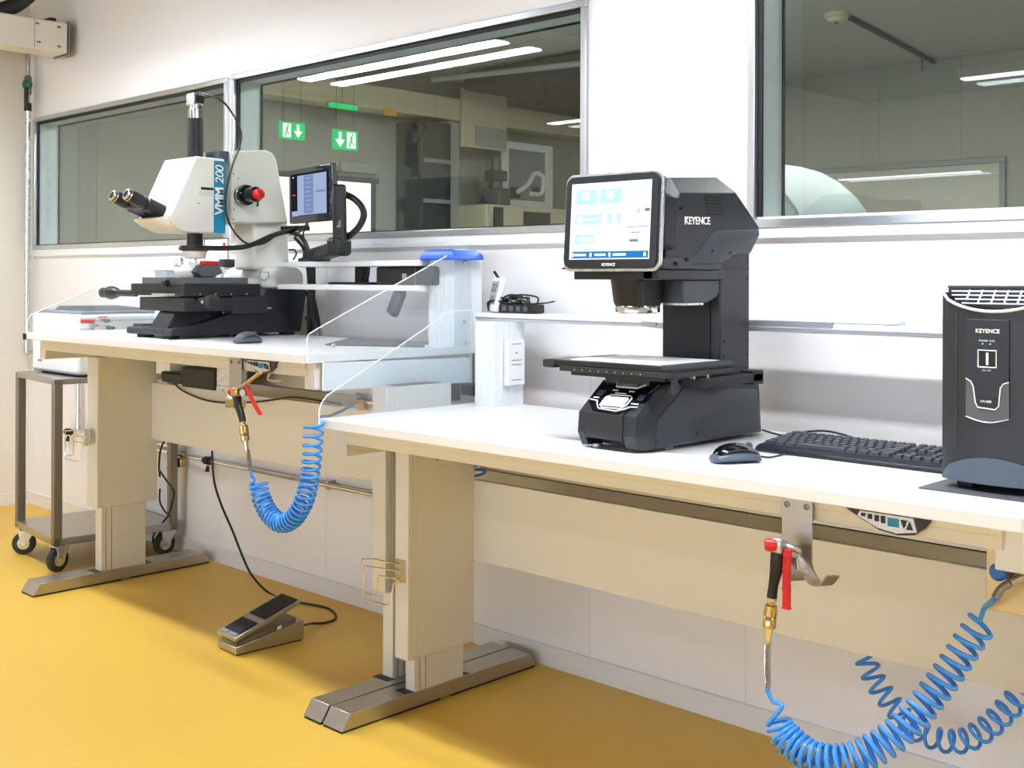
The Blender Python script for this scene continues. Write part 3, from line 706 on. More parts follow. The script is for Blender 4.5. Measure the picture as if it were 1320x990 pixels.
# black controller on lower shelf
zl = 1.140
a = FY(495, 362, -0.2); b = FY(568, 362, -0.2)
o = thing('shelf_controller', 'black controller box lying on the lower shelf behind the clear screen', 'controller', ((a.x + b.x) / 2, -0.18, zl))
MB().box(a.x, b.x, -0.235, -0.12, zl, zl + 0.058).build('case', 'black', o, bevel=0.008)
MB().box(a.x + 0.13, a.x + 0.15, -0.2362, -0.235, zl + 0.018, zl + 0.036).build('label_plate', 'mid_grey', o)
MB().box(a.x + 0.19, a.x + 0.194, -0.2362, -0.235, zl, zl + 0.058).build('joint_line', 'dark_grey', o)
# bracket between the shelves
a = FY(471, 364, -0.12)
o = thing('monitor_clamp', 'black clamp standing between the two shelves below the tablet arm', 'clamp', (a.x, -0.14, zl))
MB().box(a.x - 0.02, a.x + 0.02, -0.15, -0.12, zl, 1.199).build('post', 'black', o, bevel=0.002)
MB().box(a.x - 0.10, a.x + 0.13, -0.2, -0.10, zl, zl + 0.008).build('plate', 'black', o, bevel=0.002)
MB().tube([(a.x + 0.045, -0.14, 1.199), (a.x + 0.04, -0.14, 1.17), (a.x + 0.03, -0.14, zl + 0.008)], 0.004, smooth=4).build('lead', 'black', o)
# hand scanner hooked under the lower shelf
c = FY(511, 390, -0.17)
o = thing('hand_scanner', 'grey hand scanner hung tilted under the lower shelf', 'scanner', (c.x, -0.17, c.z))
ez = Vector((0.5, 0, 0.87)); ex = Vector((0.87, 0, -0.5))
MB().obox(c, ex, (0, 1, 0), ez, 0.021, 0.014, 0.045).build('body', 'bluegrey', o, bevel=0.008)
MB().obox(c + ez * 0.046, ex, (0, 1, 0), ez, 0.016, 0.011, 0.012).build('head', 'dark_grey', o, bevel=0.003)
MB().box(c.x - 0.0, c.x + 0.05, -0.172, -0.168, c.z + 0.045, 1.123).build('hanger', 'mid_grey', o)
# dark mat on the bench behind the screen
m = [(-2.86, -0.45), (-3.10, -0.17), (-2.69, -0.14), (-2.675, -0.215), (-2.575, -0.30)]
o = MB(); o.prism(m, 'z', H1, H1 + 0.005)
tag(o.build('drawing_mat', 'dark_grey', bevel=0.002), 'dark grey mat lying flat on the microscope bench behind the clear screen', 'mat')

# ------------------------------------------------------------------ black measuring machine on the nearer bench
o = thing('measuring_machine', 'black bench measuring machine with tilted touch screen and white maker lettering', 'measuring machine', (-1.58, -0.42, H2))
KX0, KX1 = -1.668, -1.502
kz = H2 + 0.006
prof = [(-0.648, kz), (-0.662, H2 + 0.035), (-0.658, H2 + 0.078), (-0.575, H2 + 0.142), (-0.20, H2 + 0.142), (-0.186, H2 + 0.004 + 0.002)]
arch = [(-0.600, kz), (-0.600, H2 + 0.024), (-0.658, H2 + 0.024), (-0.661, H2 + 0.04), (-0.658, H2 + 0.078), (-0.575, H2 + 0.142), (-0.20, H2 + 0.142), (-0.186, kz)]
b = MB()
b.prism(arch, 'x', KX0 + 0.018, KX1 - 0.045)
b.prism(prof, 'x', KX0, KX0 + 0.018)
b.prism([(y + 0.004 if y < -0.5 else y, z) for y, z in prof], 'x', KX1 - 0.045, KX1 - 0.012)
b.loft2([(y + 0.004 if y < -0.5 else y, z) for y, z in prof], [(-0.615, kz), (-0.628, H2 + 0.035), (-0.622, H2 + 0.078), (-0.545, H2 + 0.142), (-0.20, H2 + 0.142), (-0.186, kz)], 'x', KX1 - 0.012, KX1)
base = b.build('base', 'charcoal', o, sharp=25)
# side bulge panel of the base
sb = MB().loft2([(-0.61, kz), (-0.60, H2 + 0.07), (-0.50, H2 + 0.138), (-0.205, H2 + 0.11), (-0.19, kz)], [(-0.56, kz + 0.004), (-0.52, H2 + 0.05), (-0.43, H2 + 0.085), (-0.22, H2 + 0.085), (-0.205, kz + 0.004)], 'x', KX1, KX1 + 0.014)
sb.build('side_cover', 'charcoal_mid', base, bevel=0.006, seg=3)
MB().lathe((KX1 + 0.001, -0.60, H2 + 0.022), (1, 0, 0), [(0, 0.004), (0.002, 0.004)], seg=12).lathe((KX1 + 0.014, -0.47, H2 + 0.03), (1, 0, 0), [(0, 0.005), (0.001, 0.005)], seg=12).build('cover_screw', 'black', base)
for x, y in ((KX0 + 0.02, -0.62), (KX1 - 0.02, -0.53), (KX0 + 0.02, -0.22), (KX1 - 0.02, -0.22)):
    MB().lathe((x, y, H2), (0, 0, 1), [(0, 0.013), (0.007, 0.013), (0.009, 0.006)], seg=18).build('levelling_foot', 'silver', o)
# sloping control panel
p0 = Vector((0, -0.6585, H2 + 0.079)); p1 = Vector((0, -0.576, H2 + 0.1425)); tv = (p1 - p0); L = tv.length; tv.normalize(); nv = Vector((0, -tv.z, tv.y))
def CP(x, v, h): return Vector((x, 0, 0)) + p0 + tv * (v * L) + nv * h
def cbox(x0, x1, v0, v1, h0, h1):
    return [[CP(x0, v0, h0), CP(x1, v0, h0), CP(x1, v1, h0), CP(x0, v1, h0)], [CP(x0, v0, h1), CP(x1, v0, h1), CP(x1, v1, h1), CP(x0, v1, h1)]]
ps = MB().hull([[CP(KX0 + 0.004, 0.34, 0), CP(KX0 + 0.035, 0.06, 0), CP(KX1 - 0.06, 0.02, 0), CP(KX1 - 0.035, 0.22, 0), CP(KX1 - 0.008, 0.98, 0), CP(KX0 + 0.006, 0.98, 0)], [CP(KX0 + 0.004, 0.34, 0.002), CP(KX0 + 0.035, 0.06, 0.002), CP(KX1 - 0.06, 0.02, 0.002), CP(KX1 - 0.035, 0.22, 0.002), CP(KX1 - 0.008, 0.98, 0.002), CP(KX0 + 0.006, 0.98, 0.002)]]).build('control_panel', 'gloss_black', o)
MB().hull(cbox(-1.617, -1.558, 0.20, 0.48, 0.002, 0.006)).build('start_button', 'white_plastic', ps, bevel=0.004)
MB().tube([CP(-1.660, 0.36, 0.003), CP(-1.638, 0.34, 0.003), CP(-1.630, 0.22, 0.003), CP(-1.620, 0.12, 0.003), CP(-1.570, 0.08, 0.003), CP(-1.553, 0.15, 0.003), CP(-1.540, 0.24, 0.003), CP(-1.522, 0.25, 0.003)], 0.0016, seg=6).build('silver_line', 'white_ink', ps)
MB().tube([CP(-1.622, 0.22, 0.003), CP(-1.622, 0.46, 0.003), CP(-1.612, 0.54, 0.003), CP(-1.560, 0.56, 0.003), CP(-1.552, 0.50, 0.003), CP(-1.553, 0.28, 0.003), CP(-1.562, 0.16, 0.003), CP(-1.612, 0.15, 0.003), CP(-1.622, 0.22, 0.003)], 0.0016, seg=6).build('silver_ring', 'white_ink', ps)
MB().tube([CP(-1.620, 0.93, 0.003), CP(-1.615, 0.80, 0.003), CP(-1.558, 0.80, 0.003), CP(-1.540, 0.93, 0.003)], 0.0016, seg=6).build('silver_line', 'white_ink', ps)
MB().hull(cbox(-1.613, -1.562, 0.83, 0.93, 0.002, 0.003)).build('badge', 'mid_grey', ps)
MB().hull(cbox(-1.652, -1.634, 0.50, 0.66, 0.002, 0.004)).build('key', 'bluegrey', ps, bevel=0.001)
MB().hull(cbox(-1.538, -1.522, 0.46, 0.62, 0.002, 0.004)).build('key', 'bluegrey', ps, bevel=0.001)
for x0, x1, v in ((-1.618, -1.603, 0.68), (-1.573, -1.558, 0.68), (-1.606, -1.576, 0.60), (-1.655, -1.640, 0.42), (-1.545, -1.525, 0.33)):
    MB().hull(cbox(x0, x1, v, v + 0.03, 0.002, 0.0026)).build('key_caption', 'white_ink', ps)
# neck block under the stage
MB().box(KX0 + 0.012, KX1 - 0.03, -0.585, -0.25, H2 + 0.130, H2 + 0.158).build('stage_support', 'charcoal', o, bevel=0.003)
MB().box(KX1 - 0.06, KX1 - 0.01, -0.52, -0.37, H2 + 0.13, H2 + 0.16).build('slide_block', 'black', o, bevel=0.002)
# measuring stage
zt = 0.978
zt = 0.980
st = MB().box(-1.775, -1.440, -0.635, -0.405, zt - 0.013, zt).build('stage', 'black', o, bevel=0.002)
MB().box(-1.745, -1.440, -0.637, -0.405, zt - 0.025, zt - 0.013).build('stage_slide', 'charcoal', st, bevel=0.001)
MB().box(-1.715, -1.455, -0.632, -0.41, zt - 0.033, zt - 0.025).build('stage_rail', 'black', st, bevel=0.001)
MB().box(-1.797, -1.762, -0.638, -0.54, zt - 0.020, zt + 0.001).build('stage_end_cap', 'charcoal', st, bevel=0.004)
MB().box(-1.72, -1.465, -0.625, -0.415, zt, zt + 0.0025).build('stage_glass', 'white_plastic', st)
MB().box(-1.462, -1.4395, -0.637, -0.405, zt - 0.006, zt + 0.002).build('stage_edge', 'charcoal_mid', st)
for k in range(9): MB().lathe((-1.70 + k * 0.023, -0.637, zt - 0.020), (0, -1, 0), [(0, 0.0016), (0.0008, 0.0016)], seg=8).build('stage_screw', 'silver', st)
for k in range(7): MB().lathe((-1.4395, -0.60 + k * 0.028, zt - 0.010), (1, 0, 0), [(0, 0.0022), (0.0006, 0.0022)], seg=8).build('stage_hole', 'gasket', st)
for y in (-0.56, -0.51): MB().cone((-1.441, y, zt - 0.026), (-1.432, y, zt - 0.026), 0.004, seg=12).build('stage_lock', 'chrome', st)
MB().box(-1.49, -1.43, -0.53, -0.295, zt - 0.050, zt - 0.030).box(-1.465, -1.43, -0.335, -0.292, zt - 0.056, zt - 0.024).build('stage_motor', 'black', st, bevel=0.002)
MB().box(-1.445, -1.438, -0.625, -0.61, zt - 0.06, zt - 0.02).build('stage_stop', 'charcoal', st)
# column
MB().box(KX0 + 0.004, KX1, -0.362, -0.238, zt - 0.05, 1.23).build('column', 'navy_black', o, bevel=0.004)
MB().box(KX0 + 0.01, KX1 - 0.025, -0.366, -0.36, zt, 1.18).build('column_slot', 'gasket', o)
for y in (-0.345, -0.25):
    for z in (1.205, 1.165, 1.02, 0.985): MB().lathe((KX1, y, z), (1, 0, 0), [(0, 0.004), (0.0008, 0.004)], seg=10).build('column_screw', 'gasket', o)
MB().box(KX1, KX1 + 0.0008, -0.36, -0.24, 1.186, 1.188).build('column_seam', 'gasket', o)
# head housing: side profile swept across, chamfered top
side = [(-0.575, 1.185), (-0.568, 1.262), (-0.520, 1.350), (-0.300, 1.362), (-0.203, 1.287), (-0.200, 1.274), (-0.240, 1.222), (-0.315, 1.222), (-0.33, 1.205), (-0.41, 1.195)]
h = MB()
top = [(y, z) if z < 1.3 else ((y + 0.012 if y < -0.4 else y - 0.03), z + 0.036) for y, z in side]
h.loft2(side, top, 'x', KX1 + 0.002, KX1 - 0.032)
h2 = [(p[0], p[1]) for p in top]
h.prism(top, 'x', KX1 - 0.032, KX0 + 0.034)
h.loft2(top, side, 'x', KX0 + 0.034, KX0)
hd = h.build('head', 'charcoal', o, sharp=20, bevel=0.002)
# swollen lower rear cheek
MB().loft2([(-0.50, 1.19), (-0.43, 1.245), (-0.39, 1.272), (-0.204, 1.283), (-0.202, 1.272), (-0.24, 1.222), (-0.315, 1.215), (-0.36, 1.195)], [(-0.46, 1.195), (-0.41, 1.24), (-0.375, 1.262), (-0.215, 1.270), (-0.21, 1.266), (-0.245, 1.228), (-0.315, 1.222), (-0.36, 1.20)], 'x', KX1 + 0.002, KX1 + 0.009).build('head_cheek', 'charcoal_mid', hd, bevel=0.004, seg=3)
sv = MB()
for k in range(6): sv.box(KX1 + 0.002, KX1 + 0.0032, -0.428 + k * 0.002, -0.362 + k * 0.002, 1.345 - k * 0.0075, 1.348 - k * 0.0075)
sv.build('vent', 'gasket', hd)
for y, z in ((-0.52, 1.318), (-0.50, 1.205), (-0.405, 1.225), (-0.335, 1.222), (-0.54, 1.195)): MB().lathe((KX1 + 0.002, y, z), (1, 0, 0), [(0, 0.0042), (0.008, 0.0042)], seg=10).build('head_screw', 'gasket', hd)
text('KEYENCE', 'maker_lettering', 0.0235, (KX1 + 0.0028, -0.503, 1.282), (0, 1, 0.03), (0, 0, 1), 'white_ink', hd, depth=0.0004, spacing=0.98, bold=0.0004)
MB().prism([(-0.503, 1.299), (-0.490, 1.299), (-0.503, 1.281)], 'x', KX1 + 0.0024, KX1 + 0.0034).build('maker_mark', 'white_ink', hd)
# touch screen, turned slightly to the left
mw, mh = 0.134, 0.108
mc = Vector((-1.610, -0.615, 1.2865)); ax = Vector((1.0, 0.01, 0)).normalized(); an = Vector((-ax.y * -1, 0, 0)); an = Vector((ax.y, -ax.x, 0)).normalized(); az = Vector((0, 0.06, 1)).normalized(); an = ax.cross(az).normalized(); az = an.cross(ax).normalized()
if an.y > 0: an = -an; 
az = Vector((az.x, az.y, abs(az.z)))
def rrect(c, hw, hh, r, n=6):
    out = []
    for sx_, sz_, a0 in ((1, 1, 0), (-1, 1, 90), (-1, -1, 180), (1, -1, 270)):
        for k in range(n + 1):
            t = math.radians(a0 + 90 * k / n)
            out.append(c + ax * (sx_ * (hw - r) + r * math.cos(t)) + az * (sz_ * (hh - r) + r * math.sin(t)))
    return out
MB().hull([rrect(mc - an * 0.02, mw - 0.02, mh - 0.015, 0.02), rrect(mc - an * 0.006, mw, mh, 0.022)]).build('screen_back', 'charcoal', o, sharp=50)
MB().hull([rrect(mc - an * 0.006, mw, mh, 0.022), rrect(mc + an * 0.004, mw + 0.001, mh + 0.001, 0.022)]).build('silver_rim', 'silver', o, bevel=0.002)
sc = MB().hull([rrect(mc + an * 0.002, mw - 0.004, mh - 0.004, 0.02), rrect(mc + an * 0.011, mw - 0.007, mh - 0.007, 0.018), rrect(mc + an * 0.012, mw - 0.013, mh - 0.013, 0.010)]).build('screen_bezel', 'navy_black', o, sharp=50)
def sbox(u0, u1, v0, v1, h0, h1):
    return [[mc + ax * a_ + az * b_ + an * hh for a_, b_ in ((u0, v0), (u1, v0), (u1, v1), (u0, v1))] for hh in (h0, h1)]
W0, W1_, V0, V1 = -mw + 0.024, mw - 0.023, -mh + 0.025, mh - 0.022
MB().hull(sbox(W0, W1_, V0, V1, 0.0115, 0.0125)).build('display', 'screen_white', sc)
def U(a): return W0 + (W1_ - W0) * a
def VV(a): return V1 + (V0 - V1) * a
def item(nm, m_, u0, u1, v0, v1, d=0.0002): MB().hull(sbox(U(u0), U(u1), VV(v1), VV(v0), 0.0125, 0.0125 + d)).build(nm, m_, sc)
item('screen_button', 'screen_cyan', 0.06, 0.33, 0.09, 0.28); item('screen_button', 'screen_cyan', 0.37, 0.64, 0.09, 0.28)
item('screen_icon', 'screen_white', 0.145, 0.235, 0.11, 0.22, 0.0004); item('screen_icon', 'screen_white', 0.455, 0.545, 0.11, 0.22, 0.0004)
item('screen_line', 'screen_cyan', 0.07, 0.31, 0.345, 0.355); item('screen_line', 'screen_cyan', 0.37, 0.64, 0.345, 0.355)
item('screen_button', 'screen_cyan', 0.06, 0.41, 0.41, 0.54); item('screen_icon', 'screen_white', 0.09, 0.15, 0.43, 0.52, 0.0004); item('screen_text', 'screen_white', 0.17, 0.40, 0.46, 0.49, 0.0004)
item('screen_button', 'screen_cyan', 0.47, 0.53, 0.41, 0.54); item('screen_button', 'screen_cyan', 0.59, 0.64, 0.41, 0.54)
item('screen_button', 'screen_cyan', 0.06, 0.31, 0.67, 0.80); item('screen_text', 'screen_white', 0.12, 0.29, 0.71, 0.77, 0.0004)
item('screen_picture', 'screen_pale', 0.72, 0.82, 0.08, 0.30); item('screen_picture', 'screen_pale', 0.92, 0.995, 0.05, 0.27)
item('screen_picture', 'screen_grey', 0.855, 0.865, 0.35, 0.42); item('screen_picture', 'screen_grey', 0.93, 0.99, 0.36, 0.40); item('screen_picture', 'screen_grey', 0.73, 0.97, 0.585, 0.595)
item('screen_picture', 'screen_pale', 0.75, 0.98, 0.66, 0.80); item('screen_picture', 'screen_grey', 0.76, 0.86, 0.75, 0.78, 0.0004); item('screen_picture', 'screen_grey', 0.78, 0.88, 0.655, 0.665, 0.0004)
item('screen_bar', 'screen_blue', 0.03, 0.99, 0.895, 0.985)
for u0, u1 in ((0.07, 0.22), (0.33, 0.47), (0.56, 0.72)): item('screen_text', 'screen_white', u0, u1, 0.925, 0.955, 0.0004)
for u in (0.05, 0.28, 0.52, 0.95): item('screen_icon', 'screen_white', u - 0.015, u + 0.012, 0.915, 0.965, 0.0004)
MB().hull(sbox(-0.022, 0.024, -mh + 0.0085, -mh + 0.0195, 0.0112, 0.0125)).build('name_plate', 'gasket', sc)
text('KEYENCE', 'maker_lettering', 0.0088, mc + ax * -0.0165 + az * (-mh + 0.0105) + an * 0.0127, ax, az, 'white_ink', sc, depth=0.0002, spacing=1.0, bold=0.0001)
MB().obox(mc - an * 0.03 + ax * 0.09, ax, an, az, 0.045, 0.03, 0.06).build('screen_arm', 'navy_black', o, bevel=0.01)
# camera and lens block below the screen
MB().box(-1.735, -1.512, -0.60, -0.48, 1.160, 1.183).build('lens_tray', 'black', o, bevel=0.002)
MB().box(-1.76, -1.60, -0.612, -0.50, 1.183, 1.187).build('tray_lip', 'black', o)
MB().box(-1.545, -1.498, -0.585, -0.36, 1.183, 1.207).build('lens_bracket', 'charcoal_mid', o, bevel=0.003)
MB().box(-1.54, -1.50, -0.60, -0.345, 1.160, 1.183).build('lens_bracket', 'charcoal', o, bevel=0.003)
MB().prism([(-0.50, 1.16), (-0.335, 1.16), (-0.37, 1.12), (-0.41, 1.108), (-0.50, 1.108)], 'x', -1.60, -1.505).build('camera_block', 'charcoal_mid', o, bevel=0.003)
MB().box(-1.56, -1.503, -0.50, -0.425, 1.104, 1.109).build('block_edge', 'silver', o)
lc = Vector((-1.607, -0.53, 1.16))
MB().lathe(lc, (0, 0, -1), [(-0.004, 0.062), (0.006, 0.060), (0.050, 0.054), (0.058, 0.050)], seg=36).build('lens_barrel', 'black', o)
MB().lathe(lc + Vector((0, 0, -0.058)), (0, 0, -1), [(0, 0.049), (0.004, 0.050), (0.014, 0.050), (0.015, 0.044)], seg=36).build('ring_light', 'chrome', o)
MB().lathe(lc + Vector((0, 0, -0.0732)), (0, 0, -1), [(0, 0.042), (0.001, 0.042)], seg=30).build('lens_glass', 'gloss_black', o)
MB().box(-1.556, -1.545, -0.60, -0.585, 1.105, 1.16).build('focus_rod', 'black', o, bevel=0.003)
# cable from the machine to the keyboard side
tag(MB().tube([(-1.50, -0.185, H2 + 0.01), (-1.455, -0.19, H2 + 0.004), (-1.42, -0.2, H2 + 0.004), (-1.395, -0.225, H2 + 0.006), (-1.37, -0.24, H2 + 0.02), (-1.31, -0.235, H2 + 0.03), (-1.25, -0.235, H2 + 0.024), (-1.20, -0.235, H2 + 0.010), (-1.14, -0.22, H2 + 0.004)], 0.0023, smooth=8).build('keyboard_cable', 'black'), 'thin black cable arching over the back of the keyboard', 'cable')

# ------------------------------------------------------------------ mouse, keyboard, controller
def mouse(label, c, ang, m_top, m_body, s=1.0):
    """c: centre on the bench; ang: heading of the front"""
    r = thing('computer_mouse', label, 'mouse', c, 'computer mice')
    d = Vector((math.cos(ang), math.sin(ang), 0)); e = Vector((-d.y, d.x, 0)); c = Vector(c)
    rings = []; rt = []
    for i, (t, w, hh) in enumerate(((-0.052, 0.010, 0.010), (-0.048, 0.023, 0.017), (-0.03, 0.030, 0.026), (0.0, 0.0295, 0.029), (0.03, 0.030, 0.025), (0.046, 0.025, 0.017), (0.052, 0.014, 0.010))):
        ring = []; rg2 = []
        for k in range(16):
            a = 2 * math.pi * k / 16
            ring.append(c + d * t * s + e * (w * math.cos(a)) * s + Vector((0, 0, max(0.001, hh * 0.5 * (1 + math.sin(a)) * s))))
        rings.append(ring)
    MB().hull(rings).build('body', m_body, r, subsurf=1)
    for (t, w, hh) in ((-0.047, 0.015, 0.020), (-0.036, 0.025, 0.0325), (-0.02, 0.0275, 0.038), (0.0, 0.0275, 0.0405), (0.025, 0.0275, 0.0365), (0.045, 0.022, 0.0245), (0.051, 0.014, 0.017)):
        rt.append([c + d * t * s + e * (w * q) * s + Vector((0, 0, (hh - 0.010 * q * q - o_) * s)) for q, o_ in ((-1, 0.0), (-0.5, 0), (0, 0), (0.5, 0), (1, 0.0), (0.9, 0.008), (0, 0.008), (-0.9, 0.008))])
    MB().hull(rt).build('top_shell', m_top, r, subsurf=1)
    MB().cone(c + d * 0.03 * s - e * 0.003 * s + Vector((0, 0, 0.031 * s)), c + d * 0.03 * s + e * 0.003 * s + Vector((0, 0, 0.031 * s)), 0.007 * s, seg=16).build('scroll_wheel', 'bluegrey', r)
    return r
p = FZ(948, 592, H2 + 0.006)
mouse('glossy black computer mouse beside the keyboard on the nearer bench', (p.x, p.y, H2), math.radians(62), 'gloss_black', 'bluegrey', 1.02)
tag(MB().tube([(p.x + 0.025, p.y + 0.045, H2 + 0.01), (p.x + 0.03, p.y + 0.09, H2 + 0.004), (p.x + 0.01, p.y + 0.2, H2 + 0.004), (p.x - 0.06, p.y + 0.38, H2 + 0.004)], 0.002, smooth=6).build('mouse_cable', 'black'), 'thin black mouse cable running back beside the measuring machine', 'cable')
p = FZ(324, 441, H1 + 0.004)
mouse('dark grey flat computer mouse in front of the microscope base', (p.x - 0.02, max(p.y, -0.66), H1), math.radians(100), 'dark_grey', 'bluegrey', 0.95)
# keyboard
k0x, k1x, k0y, k1y = -1.362, -0.918, -0.436, -0.288
o = thing('computer_keyboard', 'black computer keyboard lying between the measuring machine and the tower', 'keyboard', ((k0x + k1x) / 2, (k0y + k1y) / 2, H2))
MB().prism([(k0y, H2), (k0y - 0.002, H2 + 0.008), (k0y + 0.012, H2 + 0.015), (k1y, H2 + 0.026), (k1y, H2)], 'x', k0x, k1x).build('case', 'navy_black', o, bevel=0.003)
def kz_(y): return H2 + 0.0155 + (y - k0y - 0.012) * (0.011 / 0.136)
ku = (k1x - k0x - 0.02) / 22.0
keys = []
for r_, (y, wd_) in enumerate(((k0y + 0.018, [1.3, 1.3, 1.3, 6, 1.3, 1.3, 1.3, 1.2]), (k0y + 0.039, [2.2] + [1] * 10 + [2.2]), (k0y + 0.060, [1.7] + [1] * 11 + [2.0]), (k0y + 0.081, [1.4] + [1] * 12 + [1.4]), (k0y + 0.102, [1] * 13 + [1.9]), (k0y + 0.124, [1] * 14))):
    x = k0x + 0.01; sc_ = 14.9 * ku / sum(wd_)
    for w_ in wd_: keys.append((x, x + w_ * sc_, y)); x += w_ * sc_
    if r_ in (0,):
        for q in range(3): keys.append((k0x + 0.01 + (15.2 + q) * ku, k0x + 0.01 + (16.2 + q) * ku, y))
    elif r_ == 1: keys.append((k0x + 0.01 + 16.2 * ku, k0x + 0.01 + 17.2 * ku, y))
    elif r_ in (3, 4, 5):
        for q in range(3): keys.append((k0x + 0.01 + (15.2 + q) * ku, k0x + 0.01 + (16.2 + q) * ku, y))
    if r_ < 5:
        for q in range(4 if r_ else 3): keys.append((k0x + 0.01 + (18.5 + q * 0.87) * ku, k0x + 0.01 + (19.37 + q * 0.87) * ku, y))
allk = [q for q in keys]
cap = allk[:100]; rest = allk[100:]
def keycap(mb, x0, x1, y):
    z = kz_(y); g = 0.0012; t = 0.0025
    mb.hull([[(x0 + g, y + g, z), (x1 - g, y + g, z), (x1 - g, y + 0.0185, z + 0.001), (x0 + g, y + 0.0185, z + 0.001)], [(x0 + g + t, y + g + t, z + 0.007), (x1 - g - t, y + g + t, z + 0.007), (x1 - g - t, y + 0.0175, z + 0.008), (x0 + g + t, y + 0.0175, z + 0.008)]])
for q in cap:
    m_ = MB(); keycap(m_, *q); m_.build('keycap', 'keycap', o)
if rest:
    m_ = MB()
    for q in rest: keycap(m_, *q)
    m_.build('keycaps', 'keycap', o, kind='stuff')
# controller tower
o = thing('controller_tower', 'black controller tower with a silver grille top at the right end of the bench', 'computer', (-0.80, -0.45, H2))
px0, px1, pyf, pyb = -0.893, -0.700, -0.572, -0.20
pz0, pz1 = H2 + 0.017, 1.148
n = 14
def front(z):
    """front outline: two side pillars with a bowed centre"""
    pts = []
    for k in range(n + 1):
        t = k / n; x = px0 + (px1 - px0) * t
        bow = 0.020 * math.sin(math.pi * t) ** 0.7
        pts.append((x, pyf - bow + 0.006))
    return pts
zs_ = [pz0, pz0 + 0.06, pz1 - 0.055]
body = MB()
outl = front(0) + [(px1, pyb), (px0, pyb)]
body.prism(outl, 'z', pz0, pz1 - 0.06)
bd = body.build('case', 'charcoal', o, sharp=50)
# upper part: scooped front edge below the grille
up = MB()
for k in range(n):
    t0, t1_ = k / n, (k + 1) / n
    def zt_(t): return pz1 - 0.008 - 0.034 * math.sin(math.pi * min(1, max(0, t))) ** 0.55
    xa, xb = px0 + (px1 - px0) * t0, px0 + (px1 - px0) * t1_
    ya = pyf + 0.006 - 0.020 * math.sin(math.pi * t0) ** 0.7; yb_ = pyf + 0.006 - 0.020 * math.sin(math.pi * t1_) ** 0.7
    up.hull([[(xa, ya, pz1 - 0.06), (xb, yb_, pz1 - 0.06), (xb, pyf + 0.03, pz1 - 0.06), (xa, pyf + 0.03, pz1 - 0.06)], [(xa, ya, zt_(t0)), (xb, yb_, zt_(t1_)), (xb, pyf + 0.03, zt_(t1_)), (xa, pyf + 0.03, zt_(t0))]])
up.box(px0, px1, pyf + 0.03, pyb, pz1 - 0.06, pz1)
up.build('top_cover', 'charcoal', o, sharp=50)
rim = []
for k in range(n + 1):
    t = k / n; rim.append((px0 + (px1 - px0) * t, pyf + 0.004 - 0.020 * math.sin(math.pi * t) ** 0.7, pz1 - 0.006 - 0.034 * math.sin(math.pi * t) ** 0.55))
MB().tube(rim, 0.0028, seg=8).build('silver_rim', 'alu_light', o)
g = MB()
for k in range(4):
    f_ = k / 4.0; z = pz1 - 0.006 - 0.007 * k; y = pyf + 0.026 - 0.007 * k; ins = 0.008 + 0.012 * k * k / 4
    g.tube([(px0 + ins, y, z), (px1 - ins, y, z)], 0.0016, seg=6)
for k in range(6):
    x = px0 + 0.040 + k * (px1 - px0 - 0.08) / 5
    dz = 0.022 if 0 < k < 5 else 0.015
    g.tube([(x, pyf + 0.028, pz1 - 0.004), (x, pyf + 0.028 - dz, pz1 - 0.006 - dz)], 0.0018, seg=6)
g.build('grille', 'alu_light', o)
MB().box(px0 - 0.001, px1 + 0.001, pyf + 0.028, pyb, pz1, pz1 + 0.004).build('lid', 'charcoal_mid', o, bevel=0.001)
yf = pyf - 0.0145
for x in (px0 + 0.030, px1 - 0.030): MB().box(x - 0.0008, x + 0.0008, pyf + 0.006 - 0.020 * math.sin(math.pi * 0.155) ** 0.7 - 0.001, pyf, pz0 + 0.05, pz1 - 0.045).build('front_seam', 'charcoal_mid', o)
xc = (px0 + px1) / 2 - 0.008
fp = MB().box(xc - 0.037, xc + 0.037, yf - 0.0012, yf + 0.012, 0.958, 1.094).build('front_panel', 'navy_black', o, bevel=0.001)
yp = yf - 0.0012
text('KEYENCE', 'maker_lettering', 0.0098, (xc - 0.0205, yp - 0.0004, 1.071), (1, 0, 0), (0, 0, 1), 'white_ink', fp, depth=0.0003, spacing=1.0, bold=0.00015)
text('POWER  RUN', 'indicator_lettering', 0.0045, (xc - 0.0145, yp - 0.0004, 1.056), (1, 0, 0), (0, 0, 1), 'silver', fp, depth=0.0002)
MB().box(xc - 0.009, xc - 0.007, yp - 0.001, yp, 1.051, 1.053).box(xc + 0.004, xc + 0.006, yp - 0.001, yp, 1.051, 1.053).build('indicator', 'silver', fp)
fr = MB(); s0, s1, zz0, zz1 = xc - 0.0155, xc + 0.0155, 1.012, 1.041
fr.tube([(s0, yp - 0.001, zz0), (s1, yp - 0.001, zz0), (s1, yp - 0.001, zz1), (s0, yp - 0.001, zz1), (s0, yp - 0.001, zz0)], 0.0013, seg=6)
fr.build('switch_frame', 'white_ink', fp)
sw = MB().box(s0 + 0.002, s1 - 0.002, yp - 0.0015, yp, zz0 + 0.002, zz1 - 0.002).build('power_switch', 'gasket', fp)
MB().box(xc - 0.0015, xc + 0.0025, yp - 0.0022, yp - 0.0015, zz0 + 0.004, zz1 - 0.004).build('switch_mark', 'white_ink', sw)
text('ON  OFF', 'switch_lettering', 0.004, (xc - 0.009, yp - 0.0004, 1.005), (1, 0, 0), (0, 0, 1), 'silver', fp, depth=0.0002)
u_ = [(xc - 0.037, 0.991), (xc - 0.028, 0.986), (xc - 0.024, 0.978), (xc - 0.020, 0.950), (xc - 0.016, 0.942), (xc + 0.014, 0.940), (xc + 0.020, 0.946), (xc + 0.023, 0.978), (xc + 0.028, 0.985), (xc + 0.037, 0.988)]
low = [(xc + 0.037, 0.921), (xc + 0.012, 0.917), (xc - 0.012, 0.918), (xc - 0.037, 0.925)]
